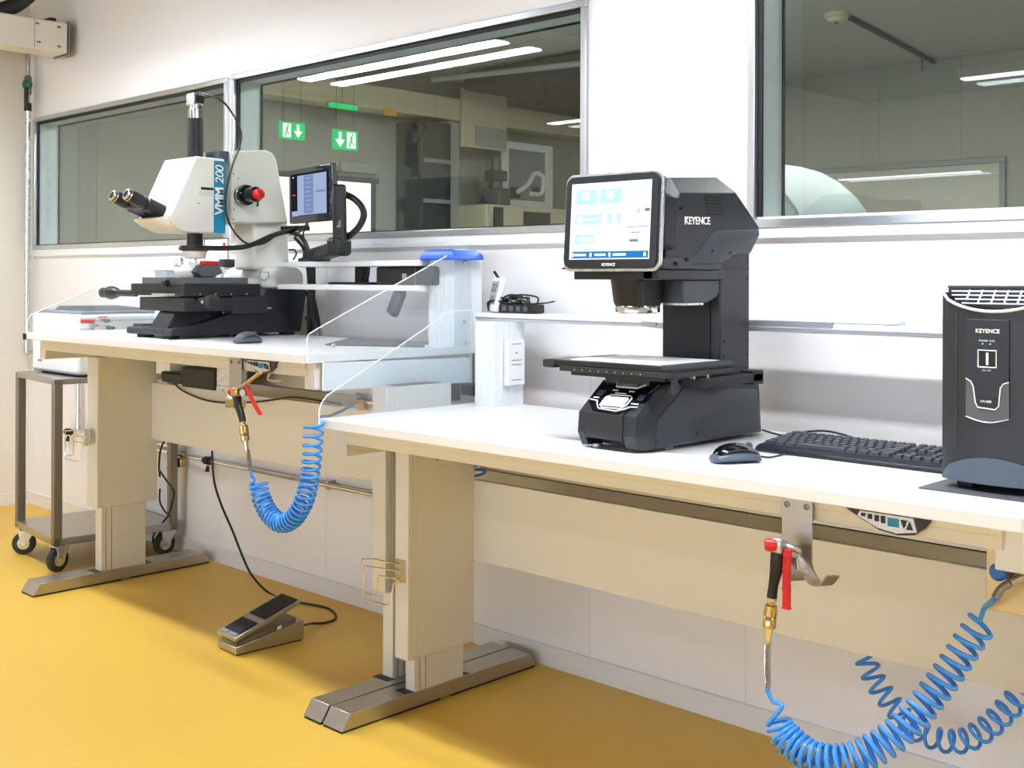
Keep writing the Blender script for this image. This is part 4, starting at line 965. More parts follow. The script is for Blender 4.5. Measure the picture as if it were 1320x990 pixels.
cres = MB()
ring_a = u_; 
lo_ = [(xc - 0.037 + 0.074 * i / 9, 0.925 - 0.008 * math.sin(math.pi * i / 9)) for i in range(10)]
for i in range(9):
    cres.prism([u_[i], u_[i + 1], lo_[i + 1], lo_[i]], 'y', yf - 0.0018, yf + 0.012)
cres.build('badge_field', 'dark_grey', fp)
MB().tube([(x, yf - 0.0024, z) for x, z in u_], 0.0011, seg=6).build('badge_line', 'white_ink', fp)
MB().tube([(x, yf - 0.002, z) for x, z in lo_], 0.0007, seg=6).build('badge_line', 'silver', fp)
text('LM-1000', 'model_lettering', 0.0058, (xc - 0.0115, yp - 0.0008, 0.951), (1, 0, 0), (0, 0, 1), 'white_ink', fp, depth=0.0003, spacing=0.9)
MB().box(xc - 0.036, xc + 0.036, yf - 0.0006, yf + 0.012, 0.945, 0.958).build('panel_foot', 'navy_black', fp)
kick = MB(); ar = []
for k in range(n + 1):
    t = k / n; ar.append((px0 + 0.004 + (px1 - px0 - 0.008) * t, pz0 + 0.012 + 0.034 * math.sin(math.pi * t) ** 0.6))
for k in range(n):
    t0, t1_ = k / n, (k + 1) / n
    ya = pyf + 0.004 - 0.020 * math.sin(math.pi * t0) ** 0.7; yb_ = pyf + 0.004 - 0.020 * math.sin(math.pi * t1_) ** 0.7
    kick.hull([[(ar[k][0], ya - 0.003, pz0), (ar[k + 1][0], yb_ - 0.003, pz0), (ar[k + 1][0], pyf + 0.01, pz0), (ar[k][0], pyf + 0.01, pz0)], [(ar[k][0], ya - 0.003, ar[k][1]), (ar[k + 1][0], yb_ - 0.003, ar[k + 1][1]), (ar[k + 1][0], pyf + 0.01, ar[k + 1][1]), (ar[k][0], pyf + 0.01, ar[k][1])]])
kick.build('kick_panel', 'bluegrey', o, sharp=50)
for x in (px0 + 0.035, px1 - 0.035):
    for y in (pyf + 0.03, pyb - 0.03): MB().box(x - 0.014, x + 0.014, y - 0.012, y + 0.012, H2 + 0.003, pz0).build('foot', 'rubber', o, bevel=0.002)
tag(MB().box(px0 - 0.02, px1 + 0.01, pyf - 0.045, pyb - 0.05, H2, H2 + 0.003).build('rubber_mat', 'dark_grey'), 'thin dark grey mat lying under the controller tower', 'mat')

# ------------------------------------------------------------------ white measuring microscope on the farther bench
o = thing('microscope', 'white and black measuring microscope with blue lettered strip and twin eyepieces', 'microscope', (-3.6, -0.35, H1))
XR = -3.46
ms = lambda x, *pts: [S(px, py, x) for px, py in pts]
yfr = S(221, 438, XR)[0]
xl = FY(163, 430, yfr).x
zb = H1 + 0.012
# black base: thin front plate rising to the tall rear box
pr = ms(XR, (221, 425), (262, 416), (302, 403), (338, 389), (343, 372), (396, 372), (388, 434))
pr = [(yfr, zb), (yfr, pr[0][1])] + pr[1:-1] + [(pr[-1][0], zb)]
b = MB().prism(pr, 'x', XR - 0.05, XR)
b.prism([(yfr, zb), (yfr, pr[1][1]), (pr[2][0], pr[2][1] - 0.012), (pr[4][0] - 0.12, pr[2][1] - 0.01), (pr[4][0] - 0.04, zb + 0.03), (pr[4][0], zb)], 'x', xl, XR - 0.05)
yb0 = pr[5][0]; yb1 = pr[6][0]; zt0 = pr[5][1]
b.prism([(yb0, zb), (yb0, zt0), (yb1, zt0), (pr[-1][0], zb)], 'x', xl + 0.02, XR - 0.05)
b.build('base', 'navy_black', o, bevel=0.003)
q0 = ms(XR - 0.04, (199, 425), (208, 403), (245, 403), (237, 425))
MB().hull([[(xl + 0.13, yfr + 0.01, pr[1][1] - 0.004), (XR - 0.05, yfr + 0.01, pr[1][1] - 0.004), (XR - 0.03, yfr + 0.22, pr[1][1]), (xl + 0.12, yfr + 0.22, pr[1][1])], [(xl + 0.15, yfr + 0.06, zb + 0.105), (XR - 0.05, yfr + 0.06, zb + 0.105), (XR - 0.05, yfr + 0.22, zb + 0.105), (xl + 0.14, yfr + 0.22, zb + 0.105)]]).build('stage_pedestal', 'navy_black', o, bevel=0.003)
MB().box(xl - 0.05, xl + 0.02, yfr + 0.05, yfr + 0.12, zb + 0.002, zb + 0.03).build('base_wing', 'navy_black', o, bevel=0.004)
for x, y in ((xl + 0.06, yfr + 0.04), (XR - 0.06, yfr + 0.03), (XR - 0.04, yb1 - 0.06), (xl + 0.06, yb1 - 0.06)):
    MB().lathe((x, y, H1), (0, 0, 1), [(0, 0.028), (0.012, 0.028), (0.014, 0.02)], seg=20).build('foot', 'rubber', o)
MB().box(XR - 0.03, XR + 0.004, S(342, 402, XR)[0], S(349, 402, XR)[0], S(345, 396, XR)[1] - 0.006, S(345, 396, XR)[1]).build('base_clip', 'silver', o)
# stage: stacked plates
XS = -3.44
y0 = S(238, 380, XS)[0]
zA, zB, zC, zD, zE = [FX(238, py, XS).z for py in (357.5, 366, 382, 384, 402)]
xsl = FY(183, 362, y0).x
MB().box(FY(180, 390, y0).x, XS - 0.002, y0, y0 + 0.30, zE, zD).build('stage_lower', 'black_soft', o, bevel=0.002)
su = MB().box(FY(170, 374, y0).x, XS + 0.004, y0 - 0.004, S(335, 374, XS)[0], zC, zB)
su.build('stage_middle', 'black', o, bevel=0.002)
MB().box(xsl, XS, y0, S(320, 362, XS)[0], zB, zA).build('stage_plate', 'dark_grey', o, bevel=0.0015)
MB().box(FY(186, 376, y0).x, XS - 0.03, y0 - 0.006, y0 - 0.004, zB - 0.028, zB - 0.022).build('stage_slot', 'gasket', o)
MB().box(FY(198, 381, y0).x, FY(228, 382, y0).x, y0 - 0.007, y0 - 0.004, zC + 0.002, zC + 0.008).build('stage_scale', 'silver', o)
MB().lathe((FY(218, 367, y0).x, y0 - 0.004, zB + 0.002), (0, -1, 0), [(0, 0.012), (0.015, 0.012), (0.02, 0.008)], seg=16).build('stage_clamp_knob', 'black', o)
for k in range(4):
    p = FX(258 + k * 20, 379, XS + 0.004); MB().lathe(p, (1, 0, 0), [(0, 0.003), (0.001, 0.003)], seg=8).build('stage_screw', 'silver', o)
MB().box(XS - 0.05, XS - 0.0, S(300, 388, XS)[0], S(345, 388, XS)[0], zE - 0.01, zC).build('stage_carriage', 'black_soft', o, bevel=0.002)
# left drive: rod and knob
p0_ = Vector((FY(170, 378, y0 + 0.03).x, y0 + 0.03, FY(170, 378, y0 + 0.03).z)); x1 = FY(132, 378, y0 + 0.03).x; zz = p0_.z
kb = MB().cone(p0_ + Vector((0.03, 0, 0)), (FY(153, 378, y0 + 0.03).x, y0 + 0.03, zz), 0.012, seg=14)
kb.build('drive_rod', 'black', o)
xk = FY(153, 378, y0 + 0.03).x; Lk = xk - x1
MB().lathe((xk, y0 + 0.03, zz), (-1, 0, 0), [(0, 0.012), (0.1 * Lk, 0.017), (0.35 * Lk, 0.024), (0.5 * Lk, 0.025), (0.62 * Lk, 0.019), (0.7 * Lk, 0.018), (0.95 * Lk, 0.019), (Lk, 0.014)], seg=14).build('drive_knob', 'black', o, sharp=60)
# right drive
p = FX(247, 385, XS - 0.002)
p = Vector((XS, y0 + 0.045, zD - 0.012))
MB().lathe(p, (1, 0, 0), [(0, 0.012), (0.05, 0.012), (0.052, 0.016), (0.075, 0.016)], seg=18).build('micrometer', 'chrome', o)
MB().lathe(p + Vector((0.075, 0, 0)), (1, 0, 0), [(0, 0.022), (0.03, 0.024), (0.034, 0.014)], seg=18).build('micrometer_knob', 'black_soft', o, sharp=50)
# fixture with sample on the stage
p = FY(252, 356, y0 + 0.1)
zs_ = zA
fx = FX(252, 355, XS - 0.13)
MB().hull([[(fx.x - 0.06, fx.y - 0.04, zs_ + 0.004), (fx.x + 0.05, fx.y - 0.04, zs_ + 0.004), (fx.x + 0.05, fx.y + 0.05, zs_ + 0.004), (fx.x - 0.06, fx.y + 0.05, zs_ + 0.004)], [(fx.x - 0.075, fx.y - 0.045, zs_ + 0.025), (fx.x + 0.055, fx.y - 0.045, zs_ + 0.025), (fx.x + 0.055, fx.y + 0.05, zs_ + 0.025), (fx.x - 0.075, fx.y + 0.05, zs_ + 0.025)], [(fx.x - 0.03, fx.y - 0.02, zs_ + 0.05), (fx.x + 0.03, fx.y - 0.02, zs_ + 0.05), (fx.x + 0.03, fx.y + 0.04, zs_ + 0.05), (fx.x - 0.03, fx.y + 0.04, zs_ + 0.05)]]).build('sample_fixture', 'white_plastic', o, bevel=0.005)
MB().box(fx.x - 0.05, fx.x + 0.05, fx.y - 0.04, fx.y + 0.05, zs_, zs_ + 0.005).build('fixture_plate', 'silver', o)
fy = FX(264, 352, XS - 0.05)
MB().prism([(fy.y - 0.045, zs_ + 0.018), (fy.y - 0.02, zs_ + 0.042), (fy.y + 0.045, zs_ + 0.042), (fy.y + 0.06, zs_ + 0.015), (fy.y + 0.02, zs_), (fy.y - 0.02, zs_)], 'x', fy.x - 0.02, fy.x + 0.02).build('clamp_jaw', 'dark_grey', o, bevel=0.004)
MB().box(fy.x - 0.018, fy.x + 0.018, fy.y - 0.01, fy.y + 0.045, zs_ + 0.042, zs_ + 0.056).build('clamp_lever', 'red', o, bevel=0.003)
# white pedestal and column
XC = -3.49
py_ = ms(XC, (327, 372), (327, 346), (395, 344), (396, 372))
zpt = py_[1][1]
MB().hull([[(xl + 0.03, yb0 + 0.005 - 0.01, zt0), (XR - 0.012, yb0 - 0.005, zt0), (XR - 0.012, yb1 - 0.004, zt0), (xl + 0.03, yb1 - 0.004, zt0)], [(xl + 0.03, yb0 - 0.005, zpt - 0.012), (XR - 0.012, yb0 - 0.005, zpt - 0.012), (XR - 0.012, yb1 - 0.004, zpt - 0.012), (xl + 0.03, yb1 - 0.004, zpt - 0.012)], [(xl + 0.06, yb0 + 0.015, zpt + 0.006), (XR - 0.03, yb0 + 0.015, zpt + 0.006), (XR - 0.03, yb1 - 0.02, zpt + 0.006), (xl + 0.06, yb1 - 0.02, zpt + 0.006)]]).build('pedestal', 'scope_white', o, bevel=0.012, seg=3)
cy = ms(XC, (327, 350), (327, 285), (372, 285), (374, 350))
MB().prism([(cy[0][0], zpt - 0.005), (cy[1][0], cy[1][1] + 0.02), (cy[2][0], cy[2][1] + 0.02), (cy[3][0], zpt - 0.005)], 'x', FY(301, 320, cy[0][0]).x, XC).build('column', 'scope_white', o, bevel=0.012, seg=3)
bl = ms(XR - 0.006, (335, 350), (348, 350), (346, 358), (336, 358))
MB().prism([(bl[0][0], bl[0][1]), (bl[1][0], bl[0][1]), (bl[1][0], bl[2][1]), ((bl[0][0] + bl[1][0]) / 2, bl[2][1] - 0.012), (bl[0][0], bl[2][1])], 'x', XR - 0.012, XR - 0.0105).build('emblem_shield', 'silver', o)
MB().prism([(bl[0][0] + 0.006, bl[0][1] - 0.004), (bl[1][0] - 0.006, bl[0][1] - 0.004), (bl[1][0] - 0.006, bl[2][1]), ((bl[0][0] + bl[1][0]) / 2, bl[2][1] - 0.006), (bl[0][0] + 0.006, bl[2][1])], 'x', XR - 0.0105, XR - 0.0100).build('emblem_field', 'pale_blue', o)
# upper arm housing
XA = -3.455
ay = ms(XA, (299, 288), (299, 194), (344, 193), (352, 197), (357, 206), (372, 288))
MB().prism(ay, 'x', XA - 0.20, XA).build('arm_housing', 'scope_grey', o, bevel=0.008, seg=3)
XH = -3.45
hp = ms(XH, (253.5, 201), (290, 205), (291, 301), (243, 299), (233, 296), (222, 286), (220, 277))
xhl = FY(212, 206, hp[0][0]).x
hb = MB().prism(hp, 'x', xhl, XH)
hd = hb.build('head', 'scope_white', o, bevel=0.006, seg=3)
MB().box(XH - 0.12, XA - 0.02, S(288, 200, XH)[0], S(301, 200, XH)[0], S(285, 207, XH)[1], S(285, 193, XH)[1]).build('slide_cover', 'bluegrey', o, bevel=0.002)
MB().box(XH - 0.11, XH - 0.09, S(284, 200, XH)[0], S(286, 200, XH)[0], S(285, 207, XH)[1], S(285, 194, XH)[1]).build('slide_stop', 'chrome', o)
t0_, t1_ = S(275.8, 207, XH), S(290.3, 301, XH)
bs = MB().box(XH, XH + 0.0012, t0_[0], t1_[0], t1_[1], t0_[1]).build('blue_strip', 'teal', hd)
wst = t1_[0] - t0_[0]
tb_ = S(286.5, 276.5, XH); 
h_tot = S(283, 211, XH)[1] - S(283, 277, XH)[1]
t_ = text('VMM', 'strip_lettering', wst * 1.02, (XH + 0.0014, t0_[0] + wst * 0.80, S(283, 277, XH)[1]), (0, 0, 1), (0, -1, 0), 'white_ink', bs, depth=0.0005, bold=0.0012, spacing=0.92)
t2_ = text('200', 'strip_lettering', wst * 1.0, (XH + 0.0014, t0_[0] + wst * 0.80, S(283, 237.5, XH)[1]), (0, 0, 1), (0, -1, 0), 'white_ink', bs, depth=0.0005, shear=0.2, spacing=0.92)
a = S(259, 241, XH); c = S(275, 245.5, XH)
MB().box(XH - 0.001, XH + 0.0008, a[0], c[0], c[1], a[1]).build('head_slot', 'gasket', hd)
a = S(256, 246, XH); c = S(275, 253, XH)
MB().box(XH - 0.001, XH + 0.0008, a[0], c[0], c[1], a[1]).build('head_shutter', 'scope_grey', hd)
for px, py in ((256, 262), (294, 211), (307, 230), (307, 241), (301, 270), (301, 224), (301, 283)):
    q = FX(px, py, XH if px < 298 else XA); MB().lathe(q, (1, 0, 0), [(0, 0.0028), (0.001, 0.0028)], seg=10).build('housing_screw', 'dark_grey', hd)
for px, py in ((225, 242), (229, 235)):
    pass
# red tipped knob on the arm side
q = FX(312, 252, XA)
MB().lathe(q, (1, 0, 0), [(0, 0.034), (0.01, 0.036), (0.035, 0.034), (0.036, 0.026), (0.085, 0.026), (0.087, 0.020)], seg=24).build('focus_knob', 'gloss_black', o)
MB().lathe(q + Vector((0.0, 0, 0)), (1, 0, 0), [(0.012, 0.0365), (0.022, 0.0365)], seg=24).build('knob_ring', 'chrome', o)
MB().lathe(q + Vector((0.087, 0, 0)), (1, 0, 0), [(0, 0.017), (0.008, 0.019), (0.024, 0.018), (0.031, 0.012), (0.033, 0.004)], seg=20).build('red_cap', 'red', o, sharp=50)
MB().cone(q + Vector((0.095, 0, -0.015)), q + Vector((0.095, 0, -0.042)), 0.004, seg=8).build('knob_lever', 'black', o)
# camera tube on top
xt = -3.55
q0, q1, q2, q3 = FX(251.5, 205, xt), FX(251.5, 153, xt), FX(252, 136, xt), FX(253, 121, xt)
yq = q0.y
MB().lathe((xt, yq, q0.z - 0.02), (0, 0, 1), [(0, 0.027), (q1.z - q0.z + 0.02, 0.027)], seg=28).build('camera_tube', 'black', o)
MB().lathe((xt, yq, q1.z), (0, 0, 1), [(0, 0.0245), (0.03, 0.0245), (0.032, 0.021), (q2.z - q1.z, 0.021)], seg=28).build('camera_adapter', 'chrome', o)
MB().box(xt - 0.026, xt + 0.022, yq - 0.02, yq + 0.022, q2.z, q3.z).build('camera', 'silver', o, bevel=0.003)
MB().box(xt + 0.022, xt + 0.024, yq - 0.012, yq + 0.020, q2.z + 0.006, q3.z - 0.008).build('camera_label', 'black', o)
# binocular eyepieces: two black tubes rising towards the user
ea, eb = S(216, 278, -3.53), S(160, 250, -3.53)
d = Vector((0, eb[0] - ea[0], eb[1] - ea[1])); Le = d.length; d.normalize()
ztop = Vector((0, -d.z, d.y)) 
xe = FY(208, 275, ea[0]).x
for k, xx in enumerate((-0.047, 0.047)):
    q = Vector((-3.565 + xx, ea[0], ea[1]))
    MB().lathe(q, d, [(-0.02, 0.024), (0.55 * Le, 0.024), (0.56 * Le, 0.019), (0.66 * Le, 0.019), (0.67 * Le, 0.022), (0.96 * Le, 0.021), (1.0 * Le, 0.017)], seg=24).build('eyepiece', 'black', o)
    MB().lathe(q + d * Le, d, [(-0.012, 0.0222), (0.0005, 0.018), (0.001, 0.012)], seg=24).build('eyepiece_rim', 'silver', o)
    MB().lathe(q + d * (Le + 0.001), d, [(0, 0.0125), (0.0005, 0.0125)], seg=20).build('eyepiece_lens', 'gloss_black', o)
MB().obox(Vector((-3.565, ea[0], ea[1])) + d * 0.06, (1, 0, 0), d, ztop, 0.055, 0.05, 0.02).build('binocular_body', 'black', o, bevel=0.006)
MB().obox(Vector((-3.565, ea[0], ea[1])) + d * 0.02 + Vector((0, 0.015, 0)), (1, 0, 0), d, ztop, 0.075, 0.014, 0.032).build('binocular_flange', 'black', o, bevel=0.006)
MB().lathe(Vector((-3.565, ea[0], ea[1])) + d * 0.10 + ztop * 0.018 * (1 if ztop.z > 0 else -1), ztop * (1 if ztop.z > 0 else -1), [(0, 0.02), (0.012, 0.02), (0.014, 0.014)], seg=20).build('interpupillary_dial', 'silver', o)
MB().hull([[(XH - 0.01, hp[6][0] + 0.02, hp[6][1]), (XH - 0.01, hp[4][0] + 0.02, hp[4][1] + 0.01), (xhl + 0.01, hp[4][0] + 0.02, hp[4][1] + 0.01), (xhl + 0.01, hp[6][0] + 0.02, hp[6][1])], [(XH - 0.03, hp[6][0] - 0.045, hp[6][1] - 0.012), (XH - 0.03, hp[5][0] - 0.01, hp[4][1] + 0.006), (xhl + 0.03, hp[5][0] - 0.01, hp[4][1] + 0.006), (xhl + 0.03, hp[6][0] - 0.045, hp[6][1] - 0.012)]]).build('head_chin', 'cream_paint', o, bevel=0.012, seg=3)
# objective with lit ring
q = FX(251.5, 299, xt); q2 = FX(251.5, 324, xt)
MB().lathe((xt, yq, q.z + 0.01), (0, 0, -1), [(0, 0.027), (0.056, 0.027), (0.057, 0.048), (q.z - q2.z + 0.008, 0.048), (q.z - q2.z + 0.01, 0.04)], seg=28).build('objective', 'black', o)
MB().lathe((xt, yq, q2.z), (0, 0, -1), [(0, 0.042), (0.022, 0.036), (0.026, 0.02)], seg=28).build('ring_light', 'white_plastic', o)
MB().cone((xt - 0.048, yq, q2.z + 0.012), (xt - 0.075, yq, q2.z + 0.012), 0.002, seg=8).cone((xt - 0.075, yq, q2.z + 0.012), (xt - 0.092, yq, q2.z + 0.012), 0.004, 0.009, seg=12).build('ring_screw', 'black', o)
# cables of the microscope
yq2 = yq
MB().tube([(xt + 0.03, yq2 - 0.02, q2.z + 0.012), FX(290, 320, -3.43), FX(320, 317, -3.40), FX(348, 305, -3.39), FX(368, 299, -3.40), FX(380, 300, -3.40)], 0.0085, smooth=8).build('light_cable', 'black', o)
MB().tube([FX(256, 120, xt + 0.01), FX(262, 120.5, -3.5), FX(283, 128, -3.44), FX(298, 144, -3.42), FX(310, 168, -3.42), FX(309, 188, -3.42), FX(300, 212, -3.42), FX(292, 243, -3.42), FX(291, 270, -3.42), FX(297, 291, -3.42), FX(312, 310, -3.42), FX(325, 316, -3.41)], 0.0036, smooth=8).build('camera_cable', 'black', o)
MB().tube([FX(318, 317, -3.405), FX(340, 313, -3.39), FX(356, 303, -3.385), FX(374, 296, -3.39), FX(392, 292, -3.39)], 0.005, smooth=8).build('sensor_cable', 'black', o)
MB().box(XA - 0.02, XC + 0.12, ay[5][0] - 0.02, ay[5][0] + 0.03, S(372, 298, XA)[1], S(372, 294, XA)[1] + 0.006).build('cable_guide', 'black', o)
tag(MB().tube([FX(378, 300, -3.38), FX(388, 305, -3.38), FX(396, 320, -3.38), FX(399, 345, -3.38), FX(401, 372, -3.38), FX(407, 400, -3.38), FX(414, 436, -3.38)], 0.0085, smooth=8).build('light_guide_cable', 'black'), 'thick black cable hanging down behind the microscope, right-hand strand', 'cable')
tag(MB().tube([FX(380, 306, -3.36), FX(392, 322, -3.37), FX(397, 350, -3.36), FX(400, 384, -3.36), FX(408, 438, -3.36)], 0.006, smooth=8).build('power_cable', 'black'), 'black cable hanging behind the microscope, inner strand', 'cable')
tag(MB().tube([FX(393, 376, -3.40), FX(399, 384, -3.39), FX(403, 394, -3.38), FX(401, 405, -3.38), FX(394, 411, -3.40)], 0.0065, smooth=8).build('loop_cable', 'black'), 'short black cable loop at the rear of the microscope base', 'cable')
tag(MB().tube([FX(372, 322, -3.42), FX(379, 322, -3.40), FX(382, 327, -3.40), FX(378, 335, -3.40)], 0.0028, smooth=8).build('thin_cable', 'black'), 'thin black cable hook behind the microscope column', 'cable')

# ------------------------------------------------------------------ tablet screen on its arm
o = thing('tablet_monitor', 'tilted black touch tablet showing a blue window, on a jointed black arm', 'tablet', FY(400, 333, -0.2))
TL, TR, BR, BL = FY(371, 219.5, -0.262), FY(425.5, 210, -0.325), FY(428.5, 284, -0.325), FY(374, 288.5, -0.262)
c = (TL + TR + BR + BL) / 4
ux = ((TR - TL) + (BR - BL)).normalized(); uz = ((TL - BL) + (TR - BR)).normalized(); un = ux.cross(uz).normalized(); 
if un.y > 0: un = -un
hw = ((TR - TL).length + (BR - BL).length) / 4; hh = ((TL - BL).length + (TR - BR).length) / 4
uz = (uz - ux * uz.dot(ux)).normalized()
tb = MB().obox(c - un * 0.012, ux, un, uz, hw, 0.012, hh).build('case', 'gloss_black', o, bevel=0.004)
def tbx(u0, u1, v0, v1, h):
    return [[c + ux * (hw * (2 * a_ - 1)) + uz * (hh * (1 - 2 * b_)) + un * k for a_, b_ in ((u0, v1), (u1, v1), (u1, v0), (u0, v0))] for k in (0.0002, h)]
MB().hull(tbx(0.06, 0.94, 0.10, 0.87, 0.001)).build('display', 'tablet_dark', tb)
MB().hull(tbx(0.22, 0.90, 0.14, 0.86, 0.0014)).build('screen_window', 'tablet_blue', tb)
MB().hull(tbx(0.08, 0.24, 0.78, 0.87, 0.0014)).build('screen_window', 'tablet_blue', tb)
MB().hull(tbx(0.38, 0.60, 0.15, 0.84, 0.0018)).build('screen_chart', 'tablet_mid', tb)
for k in range(8): MB().hull(tbx(0.42, 0.55, 0.2 + k * 0.08, 0.215 + k * 0.08, 0.002)).build('screen_line', 'tablet_blue', tb)
MB().hull(tbx(0.66, 0.88, 0.44, 0.48, 0.0018)).build('screen_bar', 'tablet_mid', tb)
MB().hull(tbx(0.10, 0.17, 0.47, 0.50, 0.0018)).build('screen_button', 'red', tb)
MB().hull(tbx(0.11, 0.13, 0.15, 0.17, 0.0018)).build('screen_button', 'screen_white', tb)
A0, A1 = FY(437, 243, -0.30), FY(438, 312, -0.30)
dz = (A0 - A1).normalized()
MB().obox((A0 + A1) / 2, (0.8, -0.6, 0), (0.6, 0.8, 0), dz, 0.03, 0.022, (A0 - A1).length / 2 + 0.012).build('upper_arm', 'black', o, bevel=0.008)
MB().obox((A0 + A1) / 2 + Vector((0.01, -0.026, 0.02)), (0.8, -0.6, 0), (0.6, 0.8, 0), dz, 0.016, 0.003, 0.055).build('arm_recess', 'gasket', o, bevel=0.002)
MB().cone(c - un * 0.024, A0 + Vector((0, 0, -0.02)), 0.022, 0.026, seg=16).build('tilt_joint', 'black', o)
B0, B1 = FY(437, 320, -0.30), FY(404, 330, -0.2)
MB().obox(FY(437, 318, -0.3), (1, 0, 0), (0, 1, 0), (0, 0, 1), 0.034, 0.03, 0.03).build('elbow', 'black', o, bevel=0.014, seg=3)
la = (B1 - B0); 
MB().obox((B0 + B1) / 2, la, Vector((0, 0, 1)).cross(la), la.cross(Vector((0, 0, 1)).cross(la)), la.length / 2 + 0.02, 0.025, 0.022).build('lower_arm', 'black', o, bevel=0.008)
bp_ = FY(402, 333, -0.2)
MB().lathe((bp_.x, -0.19, 1.217), (0, 0, 1), [(0, 0.055), (0.01, 0.055), (0.014, 0.04), (0.04, 0.038)], seg=24).build('arm_base', 'black', o)
q = FY(426, 294, -0.324)
MB().box(q.x + 0.03, q.x + 0.05, -0.326, -0.322, FY(437, 293, -0.324).z, FY(437, 288, -0.324).z + 0.01).build('arm_label', 'silver', o)
MB().tube([FY(444, 250, -0.28), FY(456, 256, -0.28), FY(466, 266, -0.28), FY(469, 278, -0.28), FY(463, 292, -0.28), FY(452, 303, -0.28), FY(444, 309, -0.28)], 0.0105, smooth=8, seg=10).build('arm_hose', 'black', o)
MB().tube([FY(404, 329, -0.25), FY(395, 316, -0.27), FY(391, 302, -0.28), FY(394, 294, -0.29), FY(397, 290, -0.28), FY(395, 288.5, -0.28), FY(392, 294, -0.28), FY(386, 299, -0.27), FY(376, 302, -0.25)], 0.003, smooth=8).build('tablet_cable', 'black', o)
MB().tube([FY(401, 330, -0.25), FY(394, 318, -0.26), FY(383, 302, -0.27)], 0.0018, smooth=6).build('tablet_cable', 'black', o)

# ------------------------------------------------------------------ clear screen at the far left end of the microscope bench
o = thing('end_screen', 'low clear screen at the left end of the microscope bench', 'screen', (X1A, -0.4, H1))
scr = [(-0.745, H1 - 0.02), (-0.745, 1.0), (-0.735, 1.02), (-0.70, 1.035), (-0.26, 1.21), (-0.15, 1.212), (-0.15, H1 - 0.02)]
e = MB().prism(scr, 'x', X1A - 0.006, X1A - 0.001).build('sheet', 'acrylic', o)
P = [Vector((X1A - 0.0035, y, z)) for y, z in scr]
MB().tube(P + [P[0]], 0.0017, seg=6).build('polished_edge', 'acrylic_edge', e)

# ------------------------------------------------------------------ steel trolley with the printer
o = thing('trolley', 'two-tier steel trolley on castors left of the microscope bench', 'trolley', (-4.61, -0.29, 0))
cx0, cx1, cy0, cy1 = -4.925, -4.445, -0.545, -0.033
zt_, zl_ = 0.762, 0.134
for x in (cx0, cx1 - 0.034):
    for y in (cy0, cy1 - 0.034):
        MB().box(x, x + 0.034, y, y + 0.034, zl_ - 0.03, zt_ - 0.004).build('post', 'steel_dark', o, bevel=0.003)
MB().box(cx0, cx1, cy0, cy1, zt_ - 0.024, zt_).build('top_shelf', 'steel', o, bevel=0.003)
s = MB().box(cx0, cx1, cy0, cy1, zl_ - 0.03, zl_)
s.build('lower_shelf', 'steel', o, bevel=0.003)
def castor(x, y, ang, par):
    d = Vector((math.cos(ang), math.sin(ang), 0)); e = Vector((-d.y, d.x, 0)); r = 0.047
    c = Vector((x, y, r)) - d * 0.018
    w = MB().lathe(c - e * 0.014, e, [(0, r - 0.012), (0.002, r - 0.003), (0.006, r), (0.022, r), (0.026, r - 0.003), (0.028, r - 0.012)], seg=32).build('castor', 'tyre', par)
    MB().lathe(c - e * 0.0155, e, [(0, 0.012), (0.001, 0.025), (0.030, 0.025), (0.031, 0.012)], seg=24).build('wheel_hub', 'silver', w)
    MB().cone(c - e * 0.024, c + e * 0.024, 0.008, seg=12).build('axle', 'chrome', w)
    f = MB()
    for s_ in (-1, 1):
        f.hull([[c + e * (s_ * 0.018) + d * q + Vector((0, 0, zz)) for q, zz in ((-0.010, -0.012), (0.010, -0.012), (0.045, 0.052), (-0.02, 0.052))], [c + e * (s_ * 0.021) + d * q + Vector((0, 0, zz)) for q, zz in ((-0.010, -0.012), (0.010, -0.012), (0.045, 0.052), (-0.02, 0.052))]])
    f.obox(c + d * 0.014 + Vector((0, 0, 0.0525)), d, e, (0, 0, 1), 0.034, 0.021, 0.003)
    f.build('castor_fork', 'silver', w, bevel=0.002)
    MB().cone((x, y, 0.09), (x, y, zl_ - 0.03), 0.016, seg=16).build('swivel', 'silver', w)
castor(cx0 + 0.085, cy0 + 0.03, math.radians(60), o); castor(cx1 - 0.03, cy0 + 0.04, math.radians(110), o)
castor(cx1 - 0.03, cy1 - 0.03, math.radians(95), o); castor(cx0 + 0.04, cy1 - 0.04, math.radians(95), o)
for q_ in [o]: q_.rotation_euler = (0, 0, math.radians(-6.0)); q_.location = (-4.60, -0.285, 0)
o = thing('printer', 'white printer standing on the top shelf of the steel trolley', 'printer', (-4.6, -0.3, zt_))
r0x, r1x, r0y, r1y, r1z = -4.885, -4.462, -0.46, -0.075, 1.012
MB().box(r0x, r1x, r0y, r1y, zt_ + 0.006, r1z).build('case', 'white_plastic', o, bevel=0.014, seg=3)
MB().box(r0x + 0.01, r1x - 0.01, r0y + 0.02, r1y - 0.01, r1z, r1z + 0.012).build('top_tray', 'mid_grey', o, bevel=0.004)
a = FX(70, 392, -4.55)
MB().hull([[(r0x + 0.10, r0y + 0.05, r1z + 0.012), (r1x - 0.04, r0y + 0.05, r1z + 0.012), (r1x - 0.04, r1y - 0.05, r1z + 0.012), (r0x + 0.10, r1y - 0.05, r1z + 0.012)], [(r0x + 0.08, r0y + 0.08, r1z + 0.028), (r1x - 0.08, r0y + 0.10, r1z + 0.022), (r1x - 0.06, r1y - 0.06, r1z + 0.02), (r0x + 0.12, r1y - 0.06, r1z + 0.028)]]).build('output_flap', 'dark_grey', o, bevel=0.003)
MB().box(r1x, r1x + 0.0008, r0y + 0.012, r0y + 0.014, 0.95, 1.0).build('case_seam', 'mid_grey', o)
